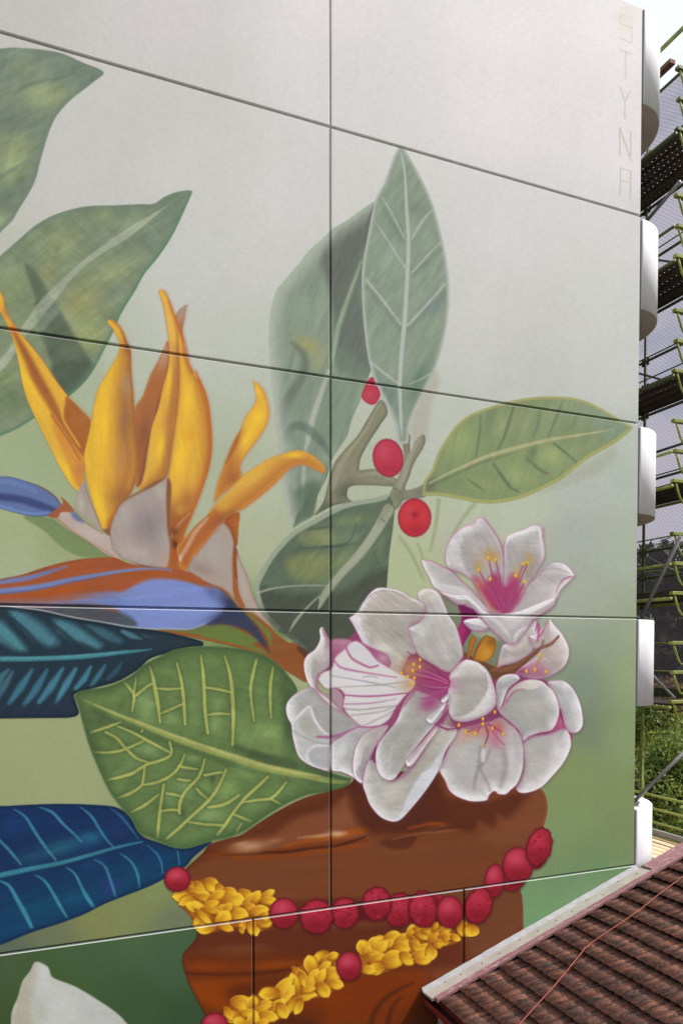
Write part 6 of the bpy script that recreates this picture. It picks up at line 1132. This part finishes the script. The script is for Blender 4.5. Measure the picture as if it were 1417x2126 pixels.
boxm('clamp_plate', (1.86, 1.33, 16.2), (1.98, 1.75, 16.27), M_RUST, scf, .004)
for a, b in (((.9, .848, 7.086), (.9, .10, 8.26)), ((.92, .83, 13.18), (.92, .2, 13.40)), ((.35, .42, 4.335), (.86, -.12, 5.20))): tubem('brace', [a, b], .027, M_GALV, scf, 8)
for z in (6.25, 6.72, 7.95, 8.5): tubem('rail', [(XO + .02, YS, z), (XO + .02, YB, z)], .012, M_GREEN, scf, 6)
for a, b_ in (((XO, .4, 7.5), (XO, 3.6, 9.1)), ((XO, .9, 10.8), (XO, 3.8, 12.4)), ((XO, .5, 12.5), (XO, 3.5, 14.3)), ((XI, .2, 5.9), (XI, 2.2, 7.4))): tubem('brace', [a, b_], .019, M_GALV, scf, 6)
bm = bmesh.new(); bbox(bm, (XO + .045, YS, 5.9), (XO + .048, YB, 16.0)); keep(link('netting', mesh_of(bm, 'netting'), M_NET, kind=None), scf)
# low timber deck
for q in range(6):
    x = XI + .01 + q * .172
    boxm('timber_plank', (x, .12, 3.385), (x + .160, 6.0, 3.425 + .004 * (q % 3)), M_WOOD, scf, .003)
for z, r_, mt in ((4.105, .024, M_GREEN), (3.877, .024, M_GREEN), (3.645, .022, M_GREEN)): tubem('rail', [(XO + .03, .1, z), (XO + .03, 6.0, z)], r_, mt, scf, 8)
boxm('toe_board', (XO, .1, 3.44), (XO + .05, 6.0, 3.535), M_TOE, scf)
tubem('ledger', [(XO - .02, .1, 3.43), (XO - .02, 6.0, 3.43)], .026, M_GREEN, scf, 8)

# ---------------------------------------------------------------- trees
def tree(name, x, y, h, clumps, leaf, bark, label, cat, seed, n, size, trunk_r=.16, lean=0.0, grp=None, flat=1.0):
    r = random.Random(seed); root = empty(name, (x, y, 0), label, cat, grp)
    bm = bmesh.new(); top = Vector((lean, lean * .3, h * .72)); tp = [Vector((0, 0, 0)), Vector((lean * .2, .05, h * .22)), Vector((lean * .5, -.04, h * .45)), top]
    tube(bm, tp, [trunk_r, trunk_r * .8, trunk_r * .55, trunk_r * .2], 8)
    for c in clumps:
        e = Vector(c[:3]); s = tp[2].lerp(tp[1], r.random()); m_ = (s + e) / 2 + Vector((0, 0, -.2)); tube(bm, [s, m_, e], [trunk_r * .4, trunk_r * .25, trunk_r * .06], 6)
    o = link('trunk', mesh_of(bm, 'trunk', True), bark, root)
    nr = np.random.RandomState(seed); tot = sum(c[3] ** 2 for c in clumps); V = []; 
    for c in clumps:
        k = int(n * c[3] ** 2 / tot); d = nr.normal(size=(k, 3)); d /= np.linalg.norm(d, axis=1)[:, None]
        rad = c[3] * (1 - .55 * nr.rand(k) ** 2.0) * (1 + .22 * np.sin(d[:, 0] * 5 + c[0]) * np.cos(d[:, 2] * 6 + c[1] * 3))
        p = np.array(c[:3]) + d * rad[:, None] * np.array([1, 1, .8 * flat])
        nn = d + nr.normal(size=(k, 3)) * .7; nn /= np.linalg.norm(nn, axis=1)[:, None]
        a = np.cross(nn, nr.normal(size=(k, 3))); a /= np.linalg.norm(a, axis=1)[:, None]; b = np.cross(nn, a)
        s = size * (.6 + .8 * nr.rand(k))[:, None]
        V.append(np.stack([p - a * s, p + b * s * .42, p + a * s, p - b * s * .42], 1).reshape(-1, 3))
    V = np.concatenate(V); me = bpy.data.meshes.new('crown'); k = len(V) // 4
    me.from_pydata(V.tolist(), [], np.arange(k * 4).reshape(-1, 4).tolist()); link('crown', me, leaf, root)
    return root
rc = random.Random(21)
def clumps(n, cx, cz, w, hgt, r0, r1): return [(cx + rc.uniform(-w, w), rc.uniform(-w, w), cz + rc.uniform(-hgt, hgt), rc.uniform(r0, r1)) for _ in range(n)]
tree('shrub', 5.3, 4.6, 4.6, clumps(16, 0, 3.0, 1.5, 1.3, .5, .95), M_LEAF, M_BARK, 'bright green sunlit shrub behind the bottom scaffold rails', 'shrub', 1, 34000, .05)
tree('shrub', 8.4, 7.4, 5.2, clumps(16, 0, 3.6, 1.9, 1.5, .6, 1.1), M_LEAF, M_BARK, 'taller loose shrub standing behind the bright sunlit one', 'shrub', 2, 30000, .06)
tree('young_tree', 7.6, 6.9, 6.6, [(0, 0, 5.4, .55), (.3, .2, 5.0, .5), (-.2, .1, 4.6, .45)], M_LEAFR, M_PBARK, 'young tree with rusty leaf tips and a pale pinkish trunk', 'tree', 3, 5000, .055, .10)
tree('dark_tree', 13.5, 13.2, 11.0, clumps(26, 0, 7.4, 3.2, 2.6, 1.0, 1.8), M_LEAFD, M_BARK, 'tall dark tree seen through the netting', 'tree', 4, 24000, .19, .28)
tree('dark_tree', 17.5, 13.5, 10.2, clumps(24, 0, 6.8, 3.2, 2.4, 1.0, 1.8), M_LEAFD, M_BARK, 'dark tree to the right of the tall one behind the netting', 'tree', 5, 18000, .2, .26)
tree('dark_tree', 11.0, 17.0, 9.6, clumps(20, 0, 6.2, 3.0, 2.4, 1.0, 1.7), M_LEAFD, M_BARK, 'dark tree farther back beyond the scaffold', 'tree', 6, 14000, .2, .26)
tree('dark_tree', 16.0, 18.5, 8.6, clumps(24, 0, 4.2, 3.6, 2.6, 1.0, 1.8), M_LEAFD, M_BARK, 'low dark tree in shade at the end of the gap', 'tree', 7, 16000, .2, .26)
